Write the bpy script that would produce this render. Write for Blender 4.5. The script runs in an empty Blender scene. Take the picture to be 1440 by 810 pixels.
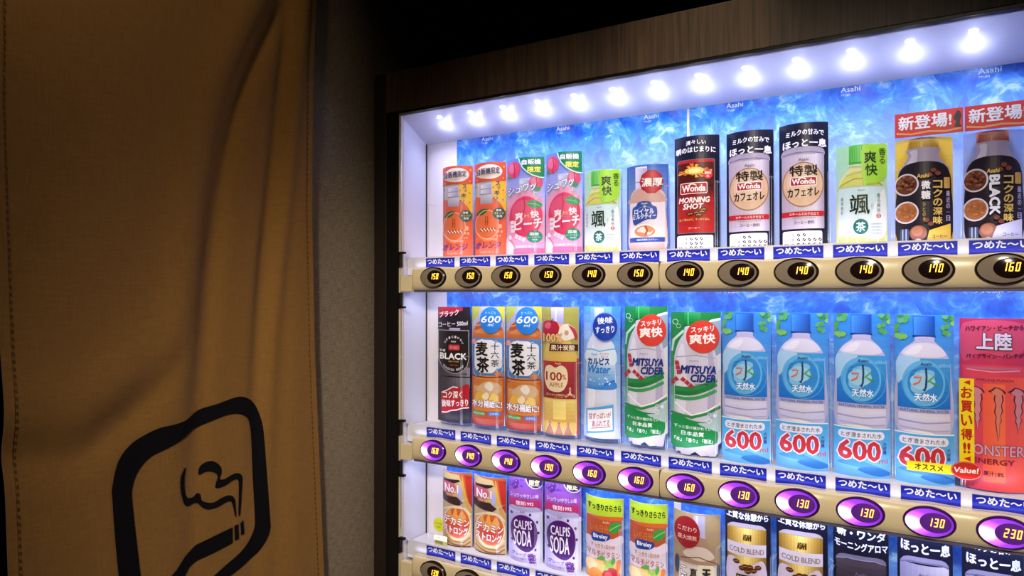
import bpy, bmesh, math, random
from mathutils import Matrix, Vector
from mathutils.geometry import tessellate_polygon
random.seed(7)
sc = bpy.context.scene
COL = sc.collection
PI = math.pi
ZO = 1.434                      # height of the first row of buttons above the floor

# ------------------------------------------------------------------ camera
cam = bpy.data.objects.new('camera', bpy.data.cameras.new('camera'))
COL.objects.link(cam)
def _rot(a, b, c):
    return Matrix.Rotation(a, 3, 'Z') @ Matrix.Rotation(b, 3, 'X') @ Matrix.Rotation(c, 3, 'Y')
_R = _rot(.5656, .0078, .0005)
_M = Matrix((_R.col[0], _R.col[2], -_R.col[1])).transposed().to_4x4()
_M.translation = Vector((.8573, -1.0796, ZO - .0303))
cam.matrix_world = _M
cam.data.sensor_width = 36; cam.data.lens = 26.0; cam.data.clip_start = .02
sc.camera = cam
# ------------------------------------------------------------------ world, exposure, lights
w = bpy.data.worlds.new('world'); sc.world = w; w.use_nodes = True
w.node_tree.nodes['Background'].inputs[0].default_value = (.9, .75, .6, 1)
w.node_tree.nodes['Background'].inputs[1].default_value = .004
sc.view_settings.view_transform = 'Standard'; sc.view_settings.look = 'None'
sc.view_settings.gamma = 1; sc.view_settings.exposure = 0; sc.view_settings.use_curve_mapping = False

def light(name, kind, loc, power, color, size=.1, size_y=None, aim=None, spot=60, blend=.6):
    l = bpy.data.lights.new(name, kind); l.energy = power; l.color = color
    o = bpy.data.objects.new(name, l); COL.objects.link(o); o.location = loc
    if kind == 'AREA':
        l.size = size
        if size_y: l.shape = 'RECTANGLE'; l.size_y = size_y
    else:
        l.shadow_soft_size = size
    if kind == 'SPOT': l.spot_size = math.radians(spot); l.spot_blend = blend
    if aim: o.rotation_euler = (Vector(aim) - Vector(loc)).to_track_quat('-Z', 'Y').to_euler()
    return o
ZRL = (0, -.3202, -.5440)
WARM = (1, .74, .45); COOL = (.69, .73, 1)
light('room_lamp', 'SPOT', (.95, -2.0, 2.36), 215, (1, .88, .68), .12, None, (.36, 0, .97), 41, .6)
light('curtain_lamp', 'SPOT', (.14, -.86, 2.42), 13.5, (1, .79, .48), .06, None, (-.13, -.62, 2.02), 66, 1)
light('header_lamp', 'SPOT', (.50, -.42, 2.36), 11.0, (1, .82, .55), .03, None, (.50, 0, 1.79), 26, 1)
for i in range(13):             # the row of LEDs in the top of the window
    light('led_light', 'POINT', (.8503 - .0711 * i, .034, ZO + .2765), .042, COOL, .005)
light('strip_light', 'AREA', (.44, .020, ZO + .300), .85, COOL, 1.0, .006, (.44, .062, ZO + .20)).data.spread = math.radians(74)  # unseen strip added to lift the light on the top row of cards
for zc in (-.029, -.349):       # LED strips under the rails
    light('strip_light', 'AREA', (.44, .026, ZO + zc), .70, COOL, 1.0, .008, (.44, .085, ZO + zc - .10))
for zc in ZRL: light('label_fill', 'AREA', (.44, .0165, ZO + zc + .0235), .035, COOL, 1.0, .003, (.44, .0225, ZO + zc + .030))  # unseen area fills added to brighten the label bands
for zc in (.046, -.272, -.496): # LED strips behind the lower edge of every row
    light('strip_light', 'AREA', (.44, .030, ZO + zc), .20, COOL, 1.0, .006, (.44, .075, ZO + zc + .06))

# ------------------------------------------------------------------ materials
def lin(c):
    return tuple((x / 12.92 if x <= .04045 else ((x + .055) / 1.055) ** 2.4) for x in c)
def hexc(s):
    return lin(tuple(int(s[i:i + 2], 16) / 255 for i in (0, 2, 4)))
_mats = {}
def ink(h, rough=.38, spec=.35):
    k = (h, rough)
    if k not in _mats:
        m = bpy.data.materials.new('ink_' + h); m.use_nodes = True
        p = m.node_tree.nodes['Principled BSDF']
        p.inputs['Base Color'].default_value = (*hexc(h), 1)
        p.inputs['Roughness'].default_value = rough
        p.inputs['Specular IOR Level'].default_value = spec
        m.diffuse_color = (*hexc(h), 1)
        _mats[k] = m
    return _mats[k]
def nodes(name):
    m = bpy.data.materials.new(name); m.use_nodes = True
    nt = m.node_tree
    return m, nt, nt.nodes['Principled BSDF'], nt.nodes, nt.links
def N(ns, t, **kw):
    n = ns.new(t)
    for k, v in kw.items():
        if k.startswith('i_'): n.inputs[k[2:].replace('_', ' ')].default_value = v
        else: setattr(n, k, v)
    return n
def ramp(ns, stops):
    r = ns.new('ShaderNodeValToRGB'); e = r.color_ramp.elements
    while len(e) > 1: e.remove(e[-1])
    e[0].position = stops[0][0]; e[0].color = (*stops[0][1], 1)
    for p, c in stops[1:]:
        x = e.new(p); x.color = (*c, 1)
    return r
def emit(name, col, s):
    m, nt, p, ns, ln = nodes(name)
    p.inputs['Base Color'].default_value = (*col, 1); p.inputs['Emission Color'].default_value = (*col, 1)
    p.inputs['Emission Strength'].default_value = s
    return m
def wood(name, c1, c2, scale=1.0):
    m, nt, p, ns, ln = nodes(name)
    tc = N(ns, 'ShaderNodeTexCoord'); mp = N(ns, 'ShaderNodeMapping'); mp.inputs['Scale'].default_value = (90 * scale, 30, 3.5)
    nz = N(ns, 'ShaderNodeTexNoise', i_Scale=2.2, i_Detail=6.0, i_Roughness=.65, i_Distortion=.4)
    ln.new(tc.outputs['Object'], mp.inputs[0]); ln.new(mp.outputs[0], nz.inputs['Vector'])
    r = ramp(ns, [(.3, c1), (.5, tuple((a + b) / 2 for a, b in zip(c1, c2))), (.7, c2)])
    ln.new(nz.outputs[0], r.inputs[0]); ln.new(r.outputs[0], p.inputs['Base Color'])
    b = N(ns, 'ShaderNodeBump', i_Strength=.12, i_Distance=.001); ln.new(nz.outputs[0], b.inputs['Height']); ln.new(b.outputs[0], p.inputs['Normal'])
    p.inputs['Roughness'].default_value = .5
    return m
def cloth(name, c1, c2, sx, sy, strength=.5, rough=.9):
    m, nt, p, ns, ln = nodes(name)
    tc = N(ns, 'ShaderNodeTexCoord')
    mp = N(ns, 'ShaderNodeMapping'); mp.inputs['Scale'].default_value = sx
    mp2 = N(ns, 'ShaderNodeMapping'); mp2.inputs['Scale'].default_value = sy
    a = N(ns, 'ShaderNodeTexNoise', i_Scale=1.0, i_Detail=2.0); b = N(ns, 'ShaderNodeTexNoise', i_Scale=1.0, i_Detail=2.0)
    ln.new(tc.outputs['Object'], mp.inputs[0]); ln.new(tc.outputs['Object'], mp2.inputs[0])
    ln.new(mp.outputs[0], a.inputs['Vector']); ln.new(mp2.outputs[0], b.inputs['Vector'])
    ad = N(ns, 'ShaderNodeMath', operation='ADD'); ln.new(a.outputs[0], ad.inputs[0]); ln.new(b.outputs[0], ad.inputs[1])
    ha = N(ns, 'ShaderNodeMath', operation='MULTIPLY'); ha.inputs[1].default_value = .5; ln.new(ad.outputs[0], ha.inputs[0])
    r = ramp(ns, [(.36, c1), (.64, c2)]); ln.new(ha.outputs[0], r.inputs[0]); ln.new(r.outputs[0], p.inputs['Base Color'])
    bp = N(ns, 'ShaderNodeBump', i_Strength=strength, i_Distance=.001); ln.new(ha.outputs[0], bp.inputs['Height']); ln.new(bp.outputs[0], p.inputs['Normal'])
    p.inputs['Roughness'].default_value = rough; p.inputs['Specular IOR Level'].default_value = .1
    return m
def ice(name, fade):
    """printed picture of blue ice; mixed to a paler blue towards the foot of the sheet"""
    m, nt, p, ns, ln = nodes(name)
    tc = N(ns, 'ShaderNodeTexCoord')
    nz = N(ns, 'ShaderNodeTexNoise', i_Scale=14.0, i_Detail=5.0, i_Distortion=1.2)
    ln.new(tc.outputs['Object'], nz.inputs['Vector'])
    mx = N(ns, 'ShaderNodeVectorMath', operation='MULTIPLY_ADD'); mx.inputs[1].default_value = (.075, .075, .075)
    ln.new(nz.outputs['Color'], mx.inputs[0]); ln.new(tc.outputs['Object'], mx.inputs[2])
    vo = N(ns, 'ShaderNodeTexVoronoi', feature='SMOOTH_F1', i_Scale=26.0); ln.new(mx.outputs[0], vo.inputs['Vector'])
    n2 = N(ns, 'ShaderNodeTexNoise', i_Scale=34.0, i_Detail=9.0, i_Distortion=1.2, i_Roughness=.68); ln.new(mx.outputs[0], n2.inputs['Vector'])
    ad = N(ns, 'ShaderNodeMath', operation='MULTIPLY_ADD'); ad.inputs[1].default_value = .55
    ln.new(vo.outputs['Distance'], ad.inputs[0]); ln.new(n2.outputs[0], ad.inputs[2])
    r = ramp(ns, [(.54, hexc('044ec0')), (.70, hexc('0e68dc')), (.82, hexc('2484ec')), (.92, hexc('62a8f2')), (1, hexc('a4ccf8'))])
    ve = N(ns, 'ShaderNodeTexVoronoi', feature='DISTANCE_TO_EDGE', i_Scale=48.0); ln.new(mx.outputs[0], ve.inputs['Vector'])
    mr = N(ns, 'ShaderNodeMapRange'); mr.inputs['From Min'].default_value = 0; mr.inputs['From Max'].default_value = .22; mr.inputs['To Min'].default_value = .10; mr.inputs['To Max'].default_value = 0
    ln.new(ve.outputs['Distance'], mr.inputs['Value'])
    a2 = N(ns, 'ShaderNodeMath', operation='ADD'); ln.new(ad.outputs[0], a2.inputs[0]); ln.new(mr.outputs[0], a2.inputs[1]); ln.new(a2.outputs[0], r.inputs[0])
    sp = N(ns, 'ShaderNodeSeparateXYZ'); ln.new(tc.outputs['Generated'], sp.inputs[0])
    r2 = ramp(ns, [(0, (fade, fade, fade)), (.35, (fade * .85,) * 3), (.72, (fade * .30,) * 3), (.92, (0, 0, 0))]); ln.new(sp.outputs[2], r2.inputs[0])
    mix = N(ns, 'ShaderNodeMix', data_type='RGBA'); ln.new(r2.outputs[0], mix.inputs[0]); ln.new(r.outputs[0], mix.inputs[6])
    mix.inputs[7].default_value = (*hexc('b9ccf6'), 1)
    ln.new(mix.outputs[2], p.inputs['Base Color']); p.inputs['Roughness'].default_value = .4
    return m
WHITE = ink('dcdcee', .30); BACKW = ink('e6dfe6', .5); BLACK = ink('060506', .45); GASKET = ink('0b090c', .35)
M_WOOD = wood('dark_wood_film', hexc('2b1d14'), hexc('5e4632'))
M_JAMB = wood('jamb_wood', hexc('150d0a'), hexc('241711'))
M_BEIGE = ink('dccaa8', .32, .5); M_LIP = ink('cfc2b0', .4)
M_WALL = cloth('woven_wallpaper', hexc('6b5f55'), hexc('978877'), (60, 60, 900), (900, 900, 60), .8)
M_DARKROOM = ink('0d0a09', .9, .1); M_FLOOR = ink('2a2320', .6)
M_CURT = cloth('orange_brown_cloth', hexc('7d582b'), hexc('8c6636'), (50, 50, 1100), (1100, 1100, 50), .25)
M_CURT.node_tree.nodes['Principled BSDF'].inputs['Sheen Weight'].default_value = .1
M_PRINT = ink('0c0b12', .85, .1)
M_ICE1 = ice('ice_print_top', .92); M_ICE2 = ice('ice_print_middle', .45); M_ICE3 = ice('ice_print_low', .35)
M_DIGIT = emit('amber_digit', (1, .48, .035), 3.2)
M_LED = emit('led', (.8, .88, 1), 14)
m, nt, p, ns, ln = nodes('clear_pane')
ns.remove(p); tr = N(ns, 'ShaderNodeBsdfTransparent'); tr.inputs[0].default_value = (.985, .985, .99, 1)
gl = N(ns, 'ShaderNodeBsdfGlossy'); gl.inputs['Roughness'].default_value = .02
fr = N(ns, 'ShaderNodeFresnel'); fr.inputs[0].default_value = 1.35
mx = N(ns, 'ShaderNodeMixShader'); ln.new(fr.outputs[0], mx.inputs[0]); ln.new(tr.outputs[0], mx.inputs[1]); ln.new(gl.outputs[0], mx.inputs[2])
ln.new(mx.outputs[0], ns['Material Output'].inputs[0]); M_PANE = m
m, nt, p, ns, ln = nodes('clear_holder_plastic')
tr = N(ns, 'ShaderNodeBsdfTransparent'); mx = N(ns, 'ShaderNodeMixShader'); mx.inputs[0].default_value = .13
p.inputs['Base Color'].default_value = (.85, .9, 1, 1); p.inputs['Roughness'].default_value = .1
ln.new(tr.outputs[0], mx.inputs[1]); ln.new(p.outputs[0], mx.inputs[2]); ln.new(mx.outputs[0], ns['Material Output'].inputs[0]); M_CLEAR = m
def lens_mat(lit):
    m, nt, p, ns, ln = nodes('button_lens_lit' if lit else 'button_lens_dark')
    p.inputs['Roughness'].default_value = .12
    if not lit:
        p.inputs['Base Color'].default_value = (*hexc('8a7c70'), 1); return m
    p.inputs['Base Color'].default_value = (*hexc('3a1060'), 1)
    tc = N(ns, 'ShaderNodeTexCoord'); mp = N(ns, 'ShaderNodeMapping')
    mp.inputs['Location'].default_value = (.021 / .05, 0, .003 / .032); mp.inputs['Scale'].default_value = (1 / .05, 0, 1 / .032)
    ln.new(tc.outputs['Object'], mp.inputs[0])
    le = N(ns, 'ShaderNodeVectorMath', operation='LENGTH'); ln.new(mp.outputs[0], le.inputs[0])
    r = ramp(ns, [(0, (1, .85, 1)), (.10, (1, .80, 1)), (.20, (.95, .5, 1)), (.32, (.55, .12, .85)), (.55, (.22, .03, .50)), (1.0, (.09, .012, .24))])
    ln.new(le.outputs['Value'], r.inputs[0]); ln.new(r.outputs[0], p.inputs['Emission Color'])
    p.inputs['Emission Strength'].default_value = 2.4
    return m
M_LENS = {False: lens_mat(False), True: lens_mat(True)}
M_BEZEL = {False: ink('241a16', .2), True: ink('3c1466', .2)}
M_DISP = {False: ink('1c1113', .12), True: emit('display_violet', (.055, .012, .13), 1.0)}
M_DISP[True].node_tree.nodes['Principled BSDF'].inputs['Roughness'].default_value = .12

# ------------------------------------------------------------------ object helpers
def link(o, parent=None, loc=None):
    COL.objects.link(o)
    if parent is not None: o.parent = parent
    if loc is not None: o.location = loc
    return o
def tag(o, label, cat, group=None):
    o['label'] = label; o['category'] = cat
    if group: o['group'] = group
    return o
def thing(name, label, cat, loc=(0, 0, 0), group=None):
    return tag(link(bpy.data.objects.new(name, None), None, loc), label, cat, group)
def mesh(name, verts, faces, mats, parent=None, loc=None, idx=None, smooth=False):
    me = bpy.data.meshes.new(name); me.from_pydata(verts, [], faces)
    for m in (mats if isinstance(mats, (list, tuple)) else [mats]): me.materials.append(m)
    if idx: me.polygons.foreach_set('material_index', idx)
    if smooth: me.polygons.foreach_set('use_smooth', [True] * len(me.polygons))
    me.update()
    return link(bpy.data.objects.new(name, me), parent, loc)
def boxgeo(b, V, F):
    x0, x1, y0, y1, z0, z1 = b; n = len(V)
    V += [(x0, y0, z0), (x1, y0, z0), (x1, y1, z0), (x0, y1, z0), (x0, y0, z1), (x1, y0, z1), (x1, y1, z1), (x0, y1, z1)]
    F += [tuple(n + i for i in f) for f in ((0, 3, 2, 1), (4, 5, 6, 7), (0, 1, 5, 4), (1, 2, 6, 5), (2, 3, 7, 6), (3, 0, 4, 7))]
def boxes(name, bs, mat, parent=None, loc=None, bevel=0):
    V, F = [], []
    for b in bs: boxgeo(b, V, F)
    o = mesh(name, V, F, mat, parent, loc)
    if bevel:
        bm = bmesh.new(); bm.from_mesh(o.data)
        bmesh.ops.bevel(bm, geom=bm.edges[:], offset=bevel, segments=2, affect='EDGES', profile=.5)
        bm.to_mesh(o.data); bm.free()
    return o
def structure(o): o['kind'] = 'structure'; return o
def catmull(pts, n=5, closed=True):
    out = []; L = len(pts)
    for i in range(L if closed else L - 1):
        p0, p1, p2, p3 = [pts[(i + k) % L] if closed else pts[max(0, min(L - 1, i + k))] for k in (-1, 0, 1, 2)]
        for j in range(n):
            t = j / n
            out.append(tuple(.5 * (2 * b + (c - a) * t + (2 * a - 5 * b + 4 * c - d) * t * t + (3 * b - a - 3 * c + d) * t ** 3) for a, b, c, d in zip(p0, p1, p2, p3)))
    if not closed: out.append(pts[-1])
    return out
_tc = {}
def glyphs(s, shear=0, res=2):
    """text as a filled flat mesh, scaled to the unit square; also its aspect"""
    k = (s, shear, res)
    if k not in _tc:
        c = bpy.data.curves.new('t', 'FONT'); c.body = s; c.size = 1; c.resolution_u = res; c.shear = shear
        o = bpy.data.objects.new('t', c); COL.objects.link(o)
        me = bpy.data.meshes.new_from_object(o)
        V = [tuple(v.co[:2]) for v in me.vertices]; F = [tuple(f.vertices) for f in me.polygons]
        bpy.data.objects.remove(o); bpy.data.curves.remove(c); bpy.data.meshes.remove(me)
        x0 = min(v[0] for v in V); x1 = max(v[0] for v in V); y0 = min(v[1] for v in V); y1 = max(v[1] for v in V)
        if y1 - y0 < .12: y0 -= .3; y1 += .3          # a lone dash keeps its thinness
        _tc[k] = ([((x - x0) / (x1 - x0), (y - y0) / (y1 - y0)) for x, y in V], F, (x1 - x0) / (y1 - y0))
    return _tc[k]
DL = .00006
SKEW = 0

class Art:
    """flat print in card coordinates: u from -1 to 1 across, v from 0 to 1 up"""
    def __init__(self, r=.0355, h=.178):
        self.r, self.h, self.q, self.layer, self.cur, self.base = r, h, {}, 0, 'picture', None
        self.k = SKEW
    def warp(self, s):
        # places measured on the obliquely seen card, laid back on the bent sheet
        k = self.k
        return s if abs(k) < .01 else (-1 + math.sqrt(1 + 4 * k * (k + s))) / (2 * k)
    def part(self, n): self.cur = n
    def add(self, V, F, c, layer):
        P = self.q.setdefault(self.cur, dict(V=[], F=[], I=[], C=[]))
        if c not in P['C']: P['C'].append(c)
        n = len(P['V']); ci = P['C'].index(c)
        P['V'] += [(self.warp(max(-1, min(1, x))) * self.r, -layer * DL, max(0, min(1, y)) * self.h) for x, y in V]
        P['F'] += [tuple(n + i for i in f) for f in F]; P['I'] += [ci] * len(F)
    def poly(self, pts, c, hole=None):
        self.layer += 1
        loops = [[Vector((x, y, 0)) for x, y in pts]]
        if hole: loops.append([Vector((x, y, 0)) for x, y in hole])
        F = tessellate_polygon(loops)
        V = list(pts) + (list(hole) if hole else [])
        self.add(V, F, c, self.layer)
    def R(self, u0, v0, u1, v1, c): self.poly([(u0, v0), (u1, v0), (u1, v1), (u0, v1)], c)
    def P(self, pts, c): self.poly(pts, c)
    def S(self, pts, c, n=4): self.poly(catmull(pts, n), c)
    def E(self, u, v, ru, rv, c, n=28, wob=0, k=12):
        self.poly([(u + ru * (1 + wob * math.cos(k * t)) * math.cos(t), v + rv * (1 + wob * math.cos(k * t)) * math.sin(t)) for t in [2 * PI * i / n for i in range(n)]], c)
    def C(self, u, v, ru, c, **k): self.E(u, v, ru, ru * self.r / self.h, c, **k)
    def ring(self, u, v, ru, w, c, n=32, sq=1):
        rv = ru * self.r / self.h * sq; wv = w * self.r / self.h
        f = lambda a, b: [(u + a * math.cos(t), v + b * math.sin(t)) for t in [2 * PI * i / n for i in range(n)]]
        self.poly(f(ru, rv), c, f(ru - w, rv - wv)[::-1])
    def RR(self, u0, v0, u1, v1, c, k=.12, slant=0):
        kv = k * self.r / self.h; pts = []
        for cu, cv, a in ((u1 - k, v0 + kv, -90), (u1 - k, v1 - kv, 0), (u0 + k, v1 - kv, 90), (u0 + k, v0 + kv, 180)):
            for j in range(5):
                t = math.radians(a + 22.5 * j); pts.append((cu + k * math.cos(t), cv + kv * math.sin(t)))
        self.poly([(x, y + slant * (x - u0)) for x, y in pts], c)
    def G(self, u0, v0, u1, v1, a, b, n=8, horiz=False):
        ca = [int(a[i:i + 2], 16) for i in (0, 2, 4)]; cb = [int(b[i:i + 2], 16) for i in (0, 2, 4)]
        for i in range(n):
            t = i / (n - 1); c = ''.join('%02x' % round(x + (y - x) * t) for x, y in zip(ca, cb))
            if horiz: self.R(u0 + (u1 - u0) * i / n, v0, u0 + (u1 - u0) * (i + 1) / n, v1, c)
            else: self.R(u0, v0 + (v1 - v0) * i / n, u1, v0 + (v1 - v0) * (i + 1) / n, c)
            self.layer -= 1
        self.layer += 1
    def line(self, pts, wd, c, taper=0):
        """brush line of half width wd (in u)"""
        a = self.r / self.h; L, Rr = [], []; n = len(pts)
        for i, (x, y) in enumerate(pts):
            x0, y0 = pts[max(0, i - 1)]; x1, y1 = pts[min(n - 1, i + 1)]
            dx, dy = (x1 - x0), (y1 - y0) / a; l = math.hypot(dx, dy) or 1
            ww = wd * (1 - taper * i / (n - 1)) if taper >= 0 else wd * (1 + taper * (1 - i / (n - 1)))
            L.append((x - dy / l * ww, y + dx / l * ww * a)); Rr.append((x + dy / l * ww, y - dx / l * ww * a))
        self.poly(L + Rr[::-1], c)
    def T(self, s, u0, v0, u1, v1, c, bold=.03, out=None, ow=.09, shear=0, slant=0, arch=0, res=2):
        """text stretched into a box; slant raises its right end, arch lifts its middle"""
        V, F, asp = glyphs(s, shear, res)
        if ord(max(s)) > 0x3000: bold *= .7; ow *= .8
        save = self.cur; self.cur = 'lettering'
        k = self.h / self.r
        def put(rad, col, m):
            self.layer += 1
            offs = [(0, 0)] + ([(rad * math.cos(2 * PI * i / m), rad * math.sin(2 * PI * i / m)) for i in range(m)] if rad else [])
            H = v1 - v0
            for j, (dx, dy) in enumerate(offs):
                self.add([(u0 + x * (u1 - u0) + dx * H * k, v0 + y * H + dy * H + slant * x + arch * (1 - (2 * x - 1) ** 2)) for x, y in V], F, col, self.layer + j * .03)
        if out: put(bold + ow, out, 8)
        put(bold, c, 4)
        self.cur = save
    def V(self, s, u0, v0, u1, v1, c, bold=.03, out=None, gap=.08, lean=0):
        n = len(s); hh = (v1 - v0) / n
        for i, ch in enumerate(s):
            t = v1 - hh * (i + 1); k = lean * (i / max(1, n - 1))
            a = .28 if ch in 'ー一' else 0
            self.T(ch, u0 + k, t + hh * (gap + a), u1 + k, t + hh * (1 - gap - a), c, bold, out)
    def build(self, root, b=.020, cuts=18, base_col='d8d8e0', base=None):
        """bend the flat print round the card and hang the parts under root"""
        P = self.q
        r, h = self.r, self.h
        for nm in P:
            d = P[nm]
            me = bpy.data.meshes.new(nm); me.from_pydata(d['V'], [], d['F']); me.polygons.foreach_set('material_index', d['I'])
            bm = bmesh.new(); bm.from_mesh(me)
            for i in range(1, cuts):
                x = -r + 2 * r * i / cuts
                bmesh.ops.bisect_plane(bm, geom=bm.verts[:] + bm.edges[:] + bm.faces[:], plane_co=(x, 0, 0), plane_no=(1, 0, 0), dist=1e-7)
            for v in bm.verts: v.co.y -= b * (1 - (v.co.x / r) ** 2)
            for f in bm.faces:
                if f.normal.y > 0: f.normal_flip()
            bm.to_mesh(me); bm.free()
            for c in d['C']: me.materials.append(ink(c))
            link(bpy.data.objects.new(nm, me), root)
        # the card itself, with thickness
        pts = base or [(-1, 0), (1, 0), (1, 1), (-1, 1)]
        bm = bmesh.new(); vs = [bm.verts.new((x * r, 0, y * h)) for x, y in pts]
        f = bm.faces.new(vs)
        for i in range(1, cuts):
            x = -r + 2 * r * i / cuts
            bmesh.ops.bisect_plane(bm, geom=bm.verts[:] + bm.edges[:] + bm.faces[:], plane_co=(x, 0, 0), plane_no=(1, 0, 0), dist=1e-7)
        bmesh.ops.triangulate(bm, faces=[g for g in bm.faces if len(g.verts) > 4])
        for v in bm.verts: v.co.y -= b * (1 - (v.co.x / r) ** 2)
        g = bmesh.ops.extrude_face_region(bm, geom=bm.faces[:])
        for v in [e for e in g['geom'] if isinstance(e, bmesh.types.BMVert)]: v.co.y += .0012
        bmesh.ops.recalc_face_normals(bm, faces=bm.faces[:])
        me = bpy.data.meshes.new('card'); bm.to_mesh(me); bm.free(); me.materials.append(ink(base_col))
        link(bpy.data.objects.new('card', me), root)
# ------------------------------------------------------------------ printed cards (flat print, in card coordinates)
def art_orange():
    a = Art(.0355, .174); a.part('picture')
    a.R(-1, 0, 1, 1, 'e2613a'); a.R(-1, .5, .2, .8, 'c9bdb0'); a.G(-1, .5, -.75, .8, 'a99c94', 'd6cdc4', 4, True)
    a.S([(.15, .82), (1, .84), (1, .5), (.7, .52), (.3, .6), (.1, .7)], 'f2bd35')
    a.S([(-1, .62), (-.6, .63), (-.1, .635), (.35, .60), (.75, .53), (1, .42), (1, .2), (1, 0), (-1, 0), (-1, .3)], 'e4623f')
    a.part('cap'); a.G(-.66, .56, .10, .66, 'a9a2b2', 'd3ccd8', 5); a.RR(-.68, .66, .08, .785, 'c8c4d6', .1); a.G(-.62, .67, .02, .765, 'e6e3ee', 'aea9c0', 7, True)
    a.R(-.66, .715, .06, .722, '8d88a3'); a.R(-.66, .66, .06, .667, '8d88a3')
    a.part('picture'); a.R(-1, .8, 1, 1, 'd9502f'); a.E(-.1, .9, .86, .078, 'f3e3cf'); a.C(.86, .95, .06, 'f6a14a'); a.C(.82, .83, .05, 'f6a14a'); a.C(-.85, .82, .05, 'f6a14a')
    a.E(-.22, .33, .75, .17, 'ef8a55'); a.E(-.22, .33, .71, .16, 'ea7344'); a.part('leaf'); a.S([(-.9, .455), (-.6, .505), (-.15, .50), (-.4, .455), (-.65, .44)], '2f6e3a'); a.part('picture')
    a.ring(-.22, .34, .76, .035, 'f6c9a4', sq=1)
    for x, y, s in ((.62, .32, .12), (.5, .27, .07), (.72, .265, .07), (.62, .22, .05), (.45, .215, .05)): a.C(x, y, s, 'f7b48a')
    for i in range(5):
        x = -.62 + i * .2; a.line([(x, .27), (x + .14, .30)], .035, '8c3420'); a.line([(x + .14, .27), (x, .30)], .03, 'f6e2cf')
    a.R(-.34, .33, -.28, .43, 'b54a2a'); a.R(-.2, .33, -.14, .43, 'b54a2a'); a.R(-.36, .37, -.12, .378, 'b54a2a')
    a.part('badge'); a.E(.58, .455, .42, .062, '1f5a58')
    a.T('有機', .38, .478, .72, .500, 'f5f0e4', .05); a.T('オレンジ', .26, .446, .9, .470, 'f0d24a', .05); a.T('使用', .42, .416, .76, .438, 'f5f0e4', .05)
    a.T('自販機限定', -.86, .868, .62, .935, '251f46', .035, slant=.012)
    for s, u, v, w in (('ス', .50, .755, .15), ('ッ', .56, .715, .10), ('キ', .44, .655, .16), ('リ', .36, .60, .11)): a.T(s, u - w, v - .005, u + w, v + .005 + w * .22, '3a2a66', .05)
    for x, y in ((.2, .73), (.85, .7), (.25, .62), (.85, .6), (-.85, .75)): a.C(x, y, .04, '7a5a3a')
    a.T('ORANGE', -.4, .172, .45, .192, 'f7cdb0', .02)
    a.T('オレンジ', -.96, .085, .72, .155, '5a2f78', .05, shear=.3); a.T('ROUTE 3', -.6, .04, .2, .055, 'f2b896', 0)
    return a
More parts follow.
